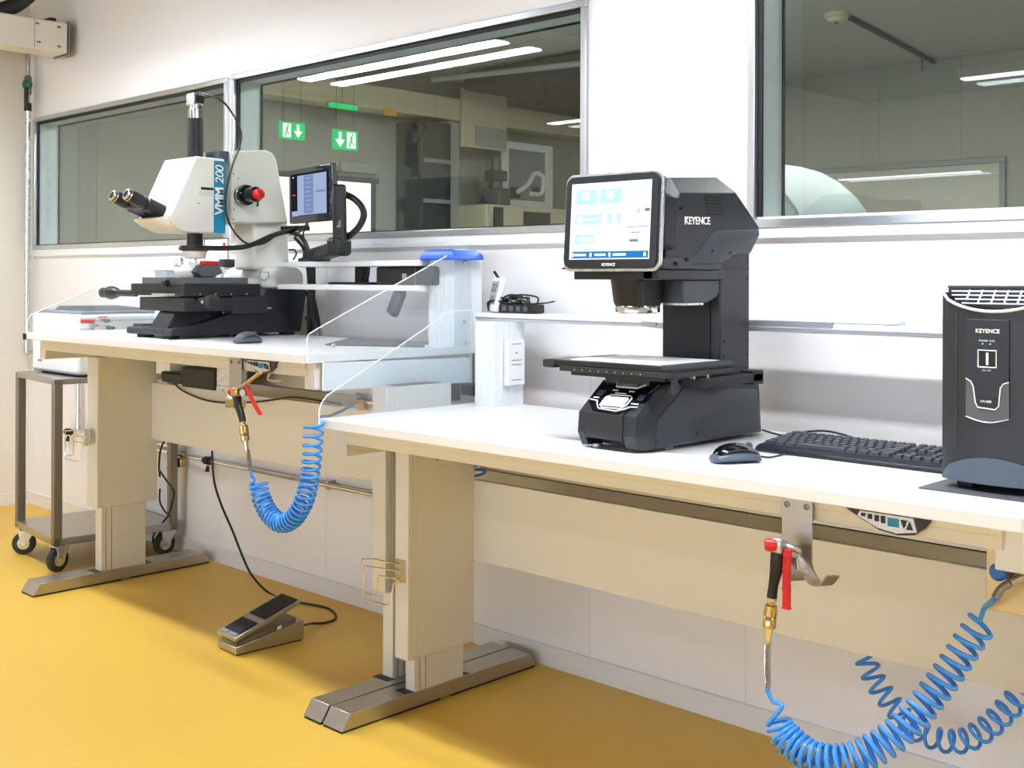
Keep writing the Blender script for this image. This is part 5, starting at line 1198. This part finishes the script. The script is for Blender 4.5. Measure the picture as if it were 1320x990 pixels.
MB().box(r1x, r1x + 0.0012, -0.42, -0.12, 0.985, 0.987).build('case_seam', 'mid_grey', o)
MB().box(r0x + 0.06, r0x + 0.10, r0y - 0.001, r0y, 0.81, 0.818).build('front_badge', 'mid_grey', o)
q = S(128, 412, r1x)
MB().box(r1x, r1x + 0.0008, q[0] - 0.005, q[0] + 0.035, q[1] + 0.008, q[1] + 0.012).build('logo_bar', 'red', o)
MB().prism([(q[0], q[1] + 0.003), (q[0] + 0.045, q[1] + 0.001), (q[0] + 0.05, q[1] - 0.01), (q[0] + 0.025, q[1] - 0.014)], 'x', r1x, r1x + 0.0008).build('logo_swoosh', 'mid_grey', o)
for x in (r0x + 0.05, r1x - 0.05): MB().box(x - 0.015, x + 0.015, r0y + 0.03, r1y - 0.03, zt_, zt_ + 0.007).build('foot', 'rubber', o)
# bench clutter at the left end
p = FZ(113, 424, H1)
o = thing('sample_jar', 'small clear jar with a red lid on the microscope bench', 'jar', (p.x, max(p.y, -0.68), H1))
y_ = max(p.y, -0.68)
MB().lathe((p.x, y_, H1), (0, 0, 1), [(0, 0.024), (0.002, 0.026), (0.022, 0.026), (0.024, 0.024)], seg=24).build('glass_body', 'pale_blue', o)
MB().lathe((p.x, y_, H1 + 0.024), (0, 0, 1), [(0, 0.0275), (0.012, 0.0275), (0.013, 0.025)], seg=24).build('lid', 'red', o)
p2 = FZ(120, 423, H1 + 0.01)
o = thing('hand_tool', 'slim steel hand tool lying beside the red-lidded jar', 'tool', (p.x + 0.08, y_, H1))
MB().cone((p.x + 0.04, y_ + 0.015, H1 + 0.009), (p.x + 0.13, y_ + 0.02, H1 + 0.009), 0.008, 0.009, seg=14).build('shaft', 'chrome', o)
MB().cone((p.x + 0.13, y_ + 0.02, H1 + 0.009), (p.x + 0.17, y_ + 0.022, H1 + 0.009), 0.009, 0.006, seg=14).build('grip', 'dark_grey', o)
# low white stand and things behind the microscope
zw = FY(230, 345, -0.16).z
a = FY(203, 345, -0.16); b = FY(300, 345, -0.16)
o = thing('white_stand', 'low white stand behind the microscope stage', 'stand', ((a.x + b.x) / 2, -0.16, H1))
MB().box(a.x, b.x, -0.26, -0.115, zw - 0.012, zw).build('board', 'white_plastic', o, bevel=0.002)
for x in (a.x + 0.12, b.x - 0.05): MB().box(x, x + 0.09, -0.24, -0.13, H1, zw - 0.012).build('leg', 'pale_blue', o, bevel=0.003)
a = FY(267, 345, -0.17); b = FY(298, 307, -0.17)
o = thing('document_stand', 'white upright panel with a red dot behind the microscope', 'panel', (a.x, -0.17, zw))
MB().box(a.x, b.x, -0.182, -0.168, zw, b.z).build('panel', 'white_plastic', o, bevel=0.003)
q = FY(289, 315, -0.183); MB().lathe((q.x, -0.182, q.z), (0, -1, 0), [(0, 0.008), (0.002, 0.008)], seg=16).build('red_dot', 'red', o)
MB().box(a.x, a.x + 0.003, -0.1835, -0.182, zw, b.z).box(b.x - 0.003, b.x, -0.1835, -0.182, zw + 0.03, b.z).box(a.x, b.x, -0.1835, -0.182, b.z - 0.003, b.z).build('panel_edge', 'bluegrey', o)
MB().box(b.x - 0.04, b.x + 0.003, -0.2, -0.15, zw, zw + 0.03).build('base_block', 'black', o, bevel=0.004)
for px, nm in ((233, 'left of the two small grey weights on the white stand'), (251, 'right of the two small grey weights on the white stand')):
    q = FY(px, 340, -0.2)
    w_ = MB().lathe((q.x, -0.2, zw), (0, 0, 1), [(0, 0.03), (0.004, 0.03), (0.028, 0.016), (0.036, 0.013), (0.040, 0.008)], seg=18).build('weight', 'silver')
    tag(w_, nm, 'weight', 'small weights on the white stand')

# ------------------------------------------------------------------ compressed air guns and coiled hoses
def coil(label, lead, path, tail, r, pitch, tube_r, m, group='coiled blue air hoses', phase=0.0):
    o = thing('coiled_air_hose', label, 'air hose', Vector(path[0]), group)
    h = helix(path, r, pitch, phase=phase)
    MB().tube(h, tube_r, seg=7).build('coil', m, o, sharp=80)
    if lead: MB().tube([Vector(p) for p in lead] + [h[0], h[2]], tube_r, seg=8, smooth=6).build('hose_end', m, o, sharp=80)
    if tail: MB().tube([h[-3], h[-1]] + [Vector(p) for p in tail], tube_r, seg=8, smooth=6).build('hose_end', m, o, sharp=80)
    return o
# nearer gun
yg = -0.775
G = lambda px, py, dy=0.0: FY(px, py, yg + dy)
o = thing('air_blow_gun', 'black handled air gun with red lever hung on the nearer bench hook', 'air gun', G(1000, 705), 'compressed air guns')
hd_ = G(1003, 702)
MB().box(hd_.x - 0.009, hd_.x + 0.012, yg - 0.012, yg + 0.016, hd_.z - 0.014, hd_.z + 0.013).build('valve_head', 'silver', o, bevel=0.004)
k0 = G(998, 701)
MB().lathe(k0 + Vector((0.006, -0.006, 0)), Vector((-0.75, -0.6, 0.0)), [(0, 0.011), (0.012, 0.012), (0.018, 0.010), (0.019, 0.006)], seg=20).build('red_cap', 'red', o)
MB().tube([G(1002, 711), G(1002, 722), G(1000, 738), G(997, 754), G(995, 770)], lambda t: 0.0115 - 0.0015 * t + 0.0015 * math.sin(t * 6), seg=14, smooth=6).build('handle', 'black', o)
MB().tube([G(1008, 702, 0.01), G(1020, 706, 0.012), G(1032, 711, 0.02)], 0.0055, seg=10, smooth=4).build('nozzle_tube', 'steel', o)
lp = [G(1016, 708), G(1015, 716), G(1014, 735), G(1014, 760), G(1014, 785)]
lv = MB(); ring = []
for i, p in enumerate(lp): ring.append([p + Vector((-0.0068, -0.004, 0)), p + Vector((0.0068, -0.004, 0)), p + Vector((0.0068, 0.004, 0)), p + Vector((-0.0068, 0.004, 0))])
lv.hull(ring)
for i in range(1, len(lp)): 
    p = lp[i]; lv.box(p.x - 0.0078, p.x + 0.0078, p.y - 0.0055, p.y + 0.004, p.z, p.z + 0.003)
lv.build('trigger_lever', 'red', o, bevel=0.0008)
p = G(995, 771); e_ = G(991, 813)
ax_ = (e_ - p).normalized(); Lg = (e_ - p).length
MB().lathe(p, ax_, [(-0.004, 0.009), (0.006, 0.009)], seg=16).build('handle_collar', 'silver', o)
MB().lathe(p + ax_ * 0.006, ax_, [(0, 0.006), (0.10 * Lg, 0.006), (0.12 * Lg, 0.011), (0.42 * Lg, 0.0125), (0.46 * Lg, 0.010), (0.50 * Lg, 0.012), (0.78 * Lg, 0.0125), (0.80 * Lg, 0.007)], seg=10).build('brass_coupling', 'brass', o)
MB().lathe(p + ax_ * (0.006 + 0.8 * Lg), ax_, [(0, 0.008), (0.2 * Lg, 0.0075), (0.22 * Lg, 0.0062), (0.5 * Lg, 0.006)], seg=12).build('steel_fitting', 'chrome', o)
sp0 = G(990, 822); sp1 = G(989.5, 884)
MB().tube(helix([sp0, (sp0 + sp1) / 2 + Vector((-0.001, 0, 0)), sp1], 0.0052, lambda t: 0.0028, per=10), 0.0012, seg=5).build('strain_spring', 'chrome', o)
cp_ = [G(1003, 928), G(1010, 945), G(1026, 962), G(1050, 977), G(1085, 981, 0.01), G(1118, 970, 0.03), G(1152, 949, 0.06), G(1187, 914, 0.09), G(1222, 868, 0.12), G(1250, 826, 0.14), G(1268, 800, 0.15)]
cp_ = [p + Vector((0, 0.0, 0)) for p in cp_]
coil('bright blue coiled air hose drooping from the nearer air gun up to the regulator', [sp0, sp1, G(991, 893), G(997, 904), G(1008, 910)], cp_, [G(1268, 785, 0.11), G(1276, 777, 0.08), G(1283, 771, 0.06)], lambda t: 0.0262 - 0.004 * t if t > 0.06 else 0.0190 + 0.11 * t, lambda t: 0.0125 + 0.010 * t, 0.0043, 'blue_hose')
s0_, s1_ = G(1283, 771, 0.06), Vector((fit.x, fit.y, fit.z))
MB_ = MB().tube([s0_, (s0_ + s1_) / 2 + Vector((-0.002, 0, 0.003)), s1_], 0.0068, seg=10, smooth=5)
tag(MB_.build('hose_sleeve', 'steel_dark'), 'steel spring sleeve joining the blue hose to the regulator', 'sleeve')
# dark coil behind the panel
yd = -0.13
Dk = lambda px, py: FY(px, py, yd)
coil('blue coiled air hose hanging in the shade behind the nearer bench panel', [Dk(1108, 815), Dk(1108, 830)], [Dk(1112, 838), Dk(1125, 872), Dk(1148, 906), Dk(1178, 938), Dk(1210, 953), Dk(1240, 955), Dk(1270, 940), Dk(1300, 912), Dk(1322, 888), Dk(1345, 850), Dk(1360, 815)], [Dk(1362, 790)], 0.023, lambda t: 0.030, 0.0042, 'blue_hose', phase=1.2)
# farther gun and hose
yg1 = -0.775
G1 = lambda px, py, dy=0.0: FY(px, py, yg1 + dy)
o = thing('air_blow_gun', 'black handled air gun with spread red lever on the microscope bench hook', 'air gun', G1(305, 505), 'compressed air guns')
h_ = G1(305, 505)
MB().obox(h_, (1, 0, 0), (0, 1, 0), (0, 0, 1), 0.016, 0.012, 0.012).build('valve_head', 'brass', o, bevel=0.004)
MB().lathe(h_ + Vector((-0.012, 0, -0.002)), (-1, -0.3, 0), [(0, 0.011), (0.012, 0.012), (0.018, 0.008)], seg=18).build('red_cap', 'red', o)
MB().tube([G1(305, 510), G1(307, 522), G1(311, 535), G1(313, 544)], lambda t: 0.0115 - 0.002 * t, seg=12, smooth=6).build('handle', 'black', o)
MB().tube([G1(306, 502), G1(318, 494), G1(336, 480)], 0.0055, seg=10, smooth=4).build('nozzle_tube', 'warm_steel', o)
lp = [G1(318, 497), G1(322, 509), G1(329, 523), G1(336, 535)]
lv = MB(); ring = []
for p in lp: ring.append([p + Vector((-0.007, -0.004, 0)), p + Vector((0.007, -0.004, 0)), p + Vector((0.007, 0.004, 0)), p + Vector((-0.007, 0.004, 0))])
lv.hull(ring); lv.build('trigger_lever', 'red', o, bevel=0.001)
MB().lathe(G1(315, 506), (0.3, -1, 0), [(-0.008, 0.010), (0.008, 0.010)], seg=14).build('pivot', 'steel', o)
p = G1(313, 545); e_ = G1(317, 572); ax_ = (e_ - p).normalized(); Lg = (e_ - p).length
MB().lathe(p, ax_, [(-0.003, 0.007), (0.006, 0.007), (0.008, 0.013), (0.55 * Lg, 0.0135), (0.57 * Lg, 0.010), (0.62 * Lg, 0.0125), (0.85 * Lg, 0.0125), (0.88 * Lg, 0.007)], seg=10).build('brass_coupling', 'brass', o)
MB().lathe(p + ax_ * 0.88 * Lg, ax_, [(0, 0.008), (0.2 * Lg, 0.007), (0.6 * Lg, 0.006)], seg=12).build('steel_fitting', 'chrome', o)
s0_, s1_ = G1(319, 580), G1(323, 606)
MB().tube(helix([s0_, (s0_ + s1_) / 2, s1_], 0.0055, lambda t: 0.003, per=10), 0.0012, seg=5).build('strain_spring', 'steel', o)
coil('bright blue coiled air hose looping below the microscope bench', [s0_, s1_, G1(324, 613), G1(328, 619)], [G1(333, 622), G1(337, 642), G1(347, 662), G1(362, 674), G1(378, 668), G1(391, 648), G1(398, 622), G1(402, 592), G1(404, 562), G1(405, 545)], [G1(412, 538, 0.1), G1(425, 536, 0.2), G1(440, 530, 0.28), G1(453, 523, 0.30), G1(468, 520, 0.315)], 0.0235, lambda t: 0.0142 + 0.020 * max(0, (t - 0.45)) , 0.0042, 'blue_hose')
# piece of a hose coil seen in the slot behind the leg of the nearer bench
yd = -0.21
coil('short blue hose coil seen through the slot beside the nearer bench leg', None, [FY(613, 592, yd), FY(616, 603, yd), FY(617, 616, yd)], None, 0.021, lambda t: 0.026, 0.004, 'blue_hose')

# ------------------------------------------------------------------ foot pedal
A = FZ(281, 832, 0.008); B = FZ(304, 843, 0.008); Cc = FZ(389, 821, 0.008)
u1 = (B - A); wv = u1.length; u1.normalize(); u1.z = 0
v1 = (Cc - B); lv_ = v1.length; v1.normalize(); v1 = (v1 - u1 * v1.dot(u1)); v1.z = 0; v1.normalize()
o = thing('foot_pedal', 'grey metal foot pedal with dark rubber treads on the yellow floor', 'foot pedal', (A + B) / 2 + v1 * lv_ / 2 - Vector((0, 0, 0.008)))
O = Vector((A.x, A.y, 0))
def PP(a, b_, z): return O + u1 * (a * wv) + v1 * (b_ * lv_) + Vector((0, 0, z))
def slab(a0, a1, b0, b1, z00, z01, z10, z11):
    return [[PP(a0, b0, z00), PP(a1, b0, z00), PP(a1, b1, z10), PP(a0, b1, z10)], [PP(a0, b0, z01), PP(a1, b0, z01), PP(a1, b1, z11), PP(a0, b1, z11)]]
MB().hull(slab(0, 1, 0, 1, 0.004, 0.026, 0.004, 0.066)).build('base', 'steel', o, bevel=0.002)
MB().hull(slab(0.03, 0.97, 0.02, 0.98, 0.0, 0.005, 0.0, 0.005)).build('base_gasket', 'rubber', o)
MB().hull(slab(0.08, 0.92, 0.03, 0.90, 0.024, 0.036, 0.060, 0.076)).build('inner_frame', 'steel_dark', o)
zf0, zf1 = 0.044, 0.118
MB().hull(slab(-0.02, 1.02, -0.01, 0.94, zf0, zf0 + 0.012, zf1, zf1 + 0.014)).build('treadle', 'steel', o, bevel=0.0015)
def zt(b_): return zf0 + 0.012 + (zf1 - zf0 + 0.002) * (b_ + 0.01) / 0.95
MB().hull(slab(0.10, 0.92, 0.07, 0.33, zt(0.07), zt(0.07) + 0.003, zt(0.33), zt(0.33) + 0.003)).build('tread', 'rubber', o)
MB().hull(slab(0.10, 0.92, 0.43, 0.92, zt(0.43), zt(0.43) + 0.003, zt(0.92), zt(0.92) + 0.003)).build('tread', 'rubber', o)
MB().hull(slab(0.14, 0.44, 0.015, 0.06, zt(0.015), zt(0.015) + 0.003, zt(0.06), zt(0.06) + 0.003)).build('toe_rib', 'mid_grey', o)
MB().hull(slab(0.56, 0.88, 0.015, 0.06, zt(0.015), zt(0.015) + 0.003, zt(0.06), zt(0.06) + 0.003)).build('toe_rib', 'mid_grey', o)
MB().hull([[PP(0.98, 0.60, 0.052), PP(1.012, 0.60, 0.052), PP(1.012, 0.66, 0.056), PP(0.98, 0.66, 0.056)], [PP(0.98, 0.60, 0.062), PP(1.012, 0.60, 0.062), PP(1.012, 0.66, 0.066), PP(0.98, 0.66, 0.066)]]).build('side_stud', 'white_plastic', o)
k = PP(0.6, 1.0, 0.03)
tag(MB().tube([k - v1 * 0.005, FZ(400, 804, 0.012), FZ(418, 803, 0.004), FZ(432, 798, 0.004), FZ(431, 790, 0.004), FZ(420, 783, 0.004), FZ(395, 778, 0.004), FZ(370, 774, 0.004), FZ(345, 763, 0.006), FY(325, 742, -0.22), FY(313, 718, -0.22), FY(300, 685, -0.22), FY(285, 650, -0.22), FY(276, 620, -0.22), FY(273.5, 585, -0.22), FY(273, 560, -0.22), FY(273, 545, -0.22)], 0.0042, smooth=8).build('pedal_cable', 'black'), 'long black cable looping over the floor from the foot pedal up behind the bench', 'cable')

# ------------------------------------------------------------------ pipes and cables on the wall under the benches
yp_ = -0.030
zp = 0.413
o = thing('gas_pipe', 'thin steel gas pipe with black valves along the wall under the benches', 'pipe', (-3.9, yp_, zp))
x_l = FY(113, 552, yp_).x; x_r = -0.75
MB().cone((x_l, yp_, zp), (x_r, yp_, zp), 0.009, seg=14).build('main_pipe', 'chrome', o)
MB().cone((-4.9, yp_ - 0.0, zp + 0.028), (-4.5, yp_, zp + 0.028), 0.006, seg=10).build('small_pipe', 'chrome', o)
x_e = FY(101, 540, yp_).x
ztp = FY(101, 500, yp_).z
MB().tube([(x_l, yp_, zp), (x_e + 0.03, yp_, zp), (x_e + 0.008, yp_, zp + 0.008), (x_e, yp_, zp + 0.03), (x_e, yp_, 0.74), (x_e, yp_, 0.745), (x_e + 0.0, yp_, 0.752), (x_e - 0.02, yp_, 0.772), (x_e - 0.05, yp_, 0.778), (FY(35, 470, yp_).x + 0.0, yp_, 0.778)], 0.012, seg=12).build('riser', 'chrome', o)
for px, py in ((223, 584), (268, 598), (88, 556)):
    q = FY(px, py, yp_); 
    v = MB().lathe((q.x - 0.03, yp_, zp), (1, 0, 0), [(0, 0.012), (0.012, 0.012), (0.013, 0.017), (0.045, 0.017), (0.046, 0.012), (0.06, 0.012)], seg=16).build('valve', 'black', o)
    MB().cone((q.x, yp_, zp - 0.02), (q.x, yp_ - 0.004, zp - 0.045), 0.006, 0.010, seg=12).build('valve_handle', 'black', v)
q = FY(233, 591, yp_)
MB().box(q.x - 0.015, q.x + 0.02, yp_ - 0.012, yp_ + 0.012, zp - 0.05, zp - 0.012).build('brass_tap', 'brass', o, bevel=0.004)
for x in (-5.0, -3.4, -2.0): MB().box(x - 0.008, x + 0.008, yp_ - 0.004, -0.001, zp - 0.016, zp + 0.016).build('pipe_clip', 'steel', o)
# wall duct behind the trolley
tag(MB().box(FY(100, 520, -0.06).x + 0.02, -4.36, -0.03, 0.0, 0.475, 0.66).build('cable_duct', 'wall_paint', bevel=0.004), 'flat white cable duct on the wall behind the trolley', 'cable duct')
yk = -0.10
cb = lambda *pts: [FY(px, py, yk) for px, py in pts]
tag(MB().tube(cb((213, 566), (207, 580), (205, 600), (206, 615)), 0.0042, smooth=6).build('hanging_cable', 'black'), 'short black cable behind the trolley, coming down beside the bench leg', 'cable')
tag(MB().tube(cb((206, 607), (215, 620), (224, 633), (222, 648), (217, 664), (206, 678), (198, 690), (197, 700)), 0.0042, smooth=8).build('hanging_cable', 'black'), 'black cable bowing to the right behind the microscope bench leg', 'cable')
tag(MB().tube(cb((206, 630), (206, 646), (211, 657), (219, 666)), 0.0038, smooth=8).build('hanging_cable', 'black'), 'black cable bowing to the left behind the microscope bench leg', 'cable')
tag(MB().tube([FY(224, 493, -0.318), FY(236, 504, -0.318), FY(262, 515, -0.318), FY(290, 519, -0.318), FY(330, 518, -0.318), FY(360, 514, -0.318), FY(378, 512, -0.318), FY(410, 516, -0.318), FY(440, 521, -0.318)], 0.0032, smooth=8).build('sagging_cable', 'black'), 'thin dark cable sagging across the panel of the microscope bench', 'cable')
tag(MB().tube([FY(347, 482, -0.64), FY(345, 488, -0.64), FY(350, 491, -0.64), FY(362, 491, -0.62)], 0.0032, smooth=6).build('cream_lead', 'rail_paint'), 'short cream lead hanging under the front rail of the microscope bench', 'cable')
a = FY(583, 520, -0.1); b = FY(610, 497, -0.1)
tag(MB().box(a.x, b.x + 0.03, -0.10, -0.05, 0.80, b.z).build('wall_box', 'dark_grey', bevel=0.003), 'dark grey box in the gap between the two benches', 'box')

# ------------------------------------------------------------------ overhead: crane beam, hose, drop line in the corner
xb = -5.43
o = thing('crane_beam', 'cream crane beam end near the ceiling corner, far left', 'beam', (xb - 0.07, -0.4, 2.24))
MB().box(xb - 0.15, xb, -1.6, -0.05, 2.235, 2.382).build('rail', 'cream_paint', o, bevel=0.008)
MB().box(xb - 0.155, xb + 0.004, -0.05, -0.042, 2.23, 2.388).build('end_plate', 'steel_dark', o)
for px, py in ((48, 30), (76, 35), (50, 54), (76, 60)):
    q = FX(px, py, xb); MB().box(xb, xb + 0.005, q.y - 0.008, q.y + 0.008, q.z - 0.004, q.z + 0.004).build('bolt', 'steel_dark', o)
MB().box(xb, xb + 0.0015, -0.2145, -0.2125, 2.24, 2.38).build('joint', 'mid_grey', o)
MB().tube([FX(-30, 30, xb - 0.1), FX(5, 12, xb - 0.06), FX(22, 6, xb - 0.05), FX(45, -12, xb - 0.05)], 0.035, seg=12, smooth=6).build('duct_hose', 'black_soft', o)
MB().box(xb - 0.09, xb - 0.02, -0.13, -0.10, 2.382, 2.40).build('clip', 'black', o)
yy = -0.05
xp = FY(36, 110, yy).x
o = thing('air_drop_line', 'thin vertical air pipe with a green and black valve in the left corner', 'pipe', (xp, yy, 0.7))
zv = FY(36, 110, yy).z; zc_ = FY(34, 136, yy).z
MB().cone((xp, yy, zc_), (xp, yy, 2.4), 0.011, seg=12).build('steel_pipe', 'steel', o)
MB().cone((xp, yy, 0.775), (xp, yy, zc_), 0.013, seg=12).build('white_pipe', 'silver', o)
MB().lathe((xp, yy, zv - 0.05), (0, 0, 1), [(0, 0.012), (0.01, 0.018), (0.09, 0.018), (0.1, 0.012)], seg=14).build('valve_body', 'steel_dark', o)
MB().lathe((xp + 0.02, yy - 0.01, zv), (0.4, -1, 0), [(-0.01, 0.022), (0.012, 0.024), (0.016, 0.018)], seg=18).build('valve_cap', 'knob_green' if 'knob_green' in MATS else mat('knob_green', '#1c6a45', 0.4), o)
MB().box(xp + 0.02, xp + 0.045, yy - 0.03, yy - 0.015, zv - 0.11, zv - 0.015).build('valve_lever', 'black', o, bevel=0.004)
MB().lathe((xp, yy, zc_ - 0.03), (0, 0, 1), [(0, 0.018), (0.04, 0.018)], seg=14).build('coupling', 'black', o)
MB().cone((xp, yy, 0.845), (xp, yy, 0.875), 0.02, seg=12).build('lower_coupling', 'black', o)
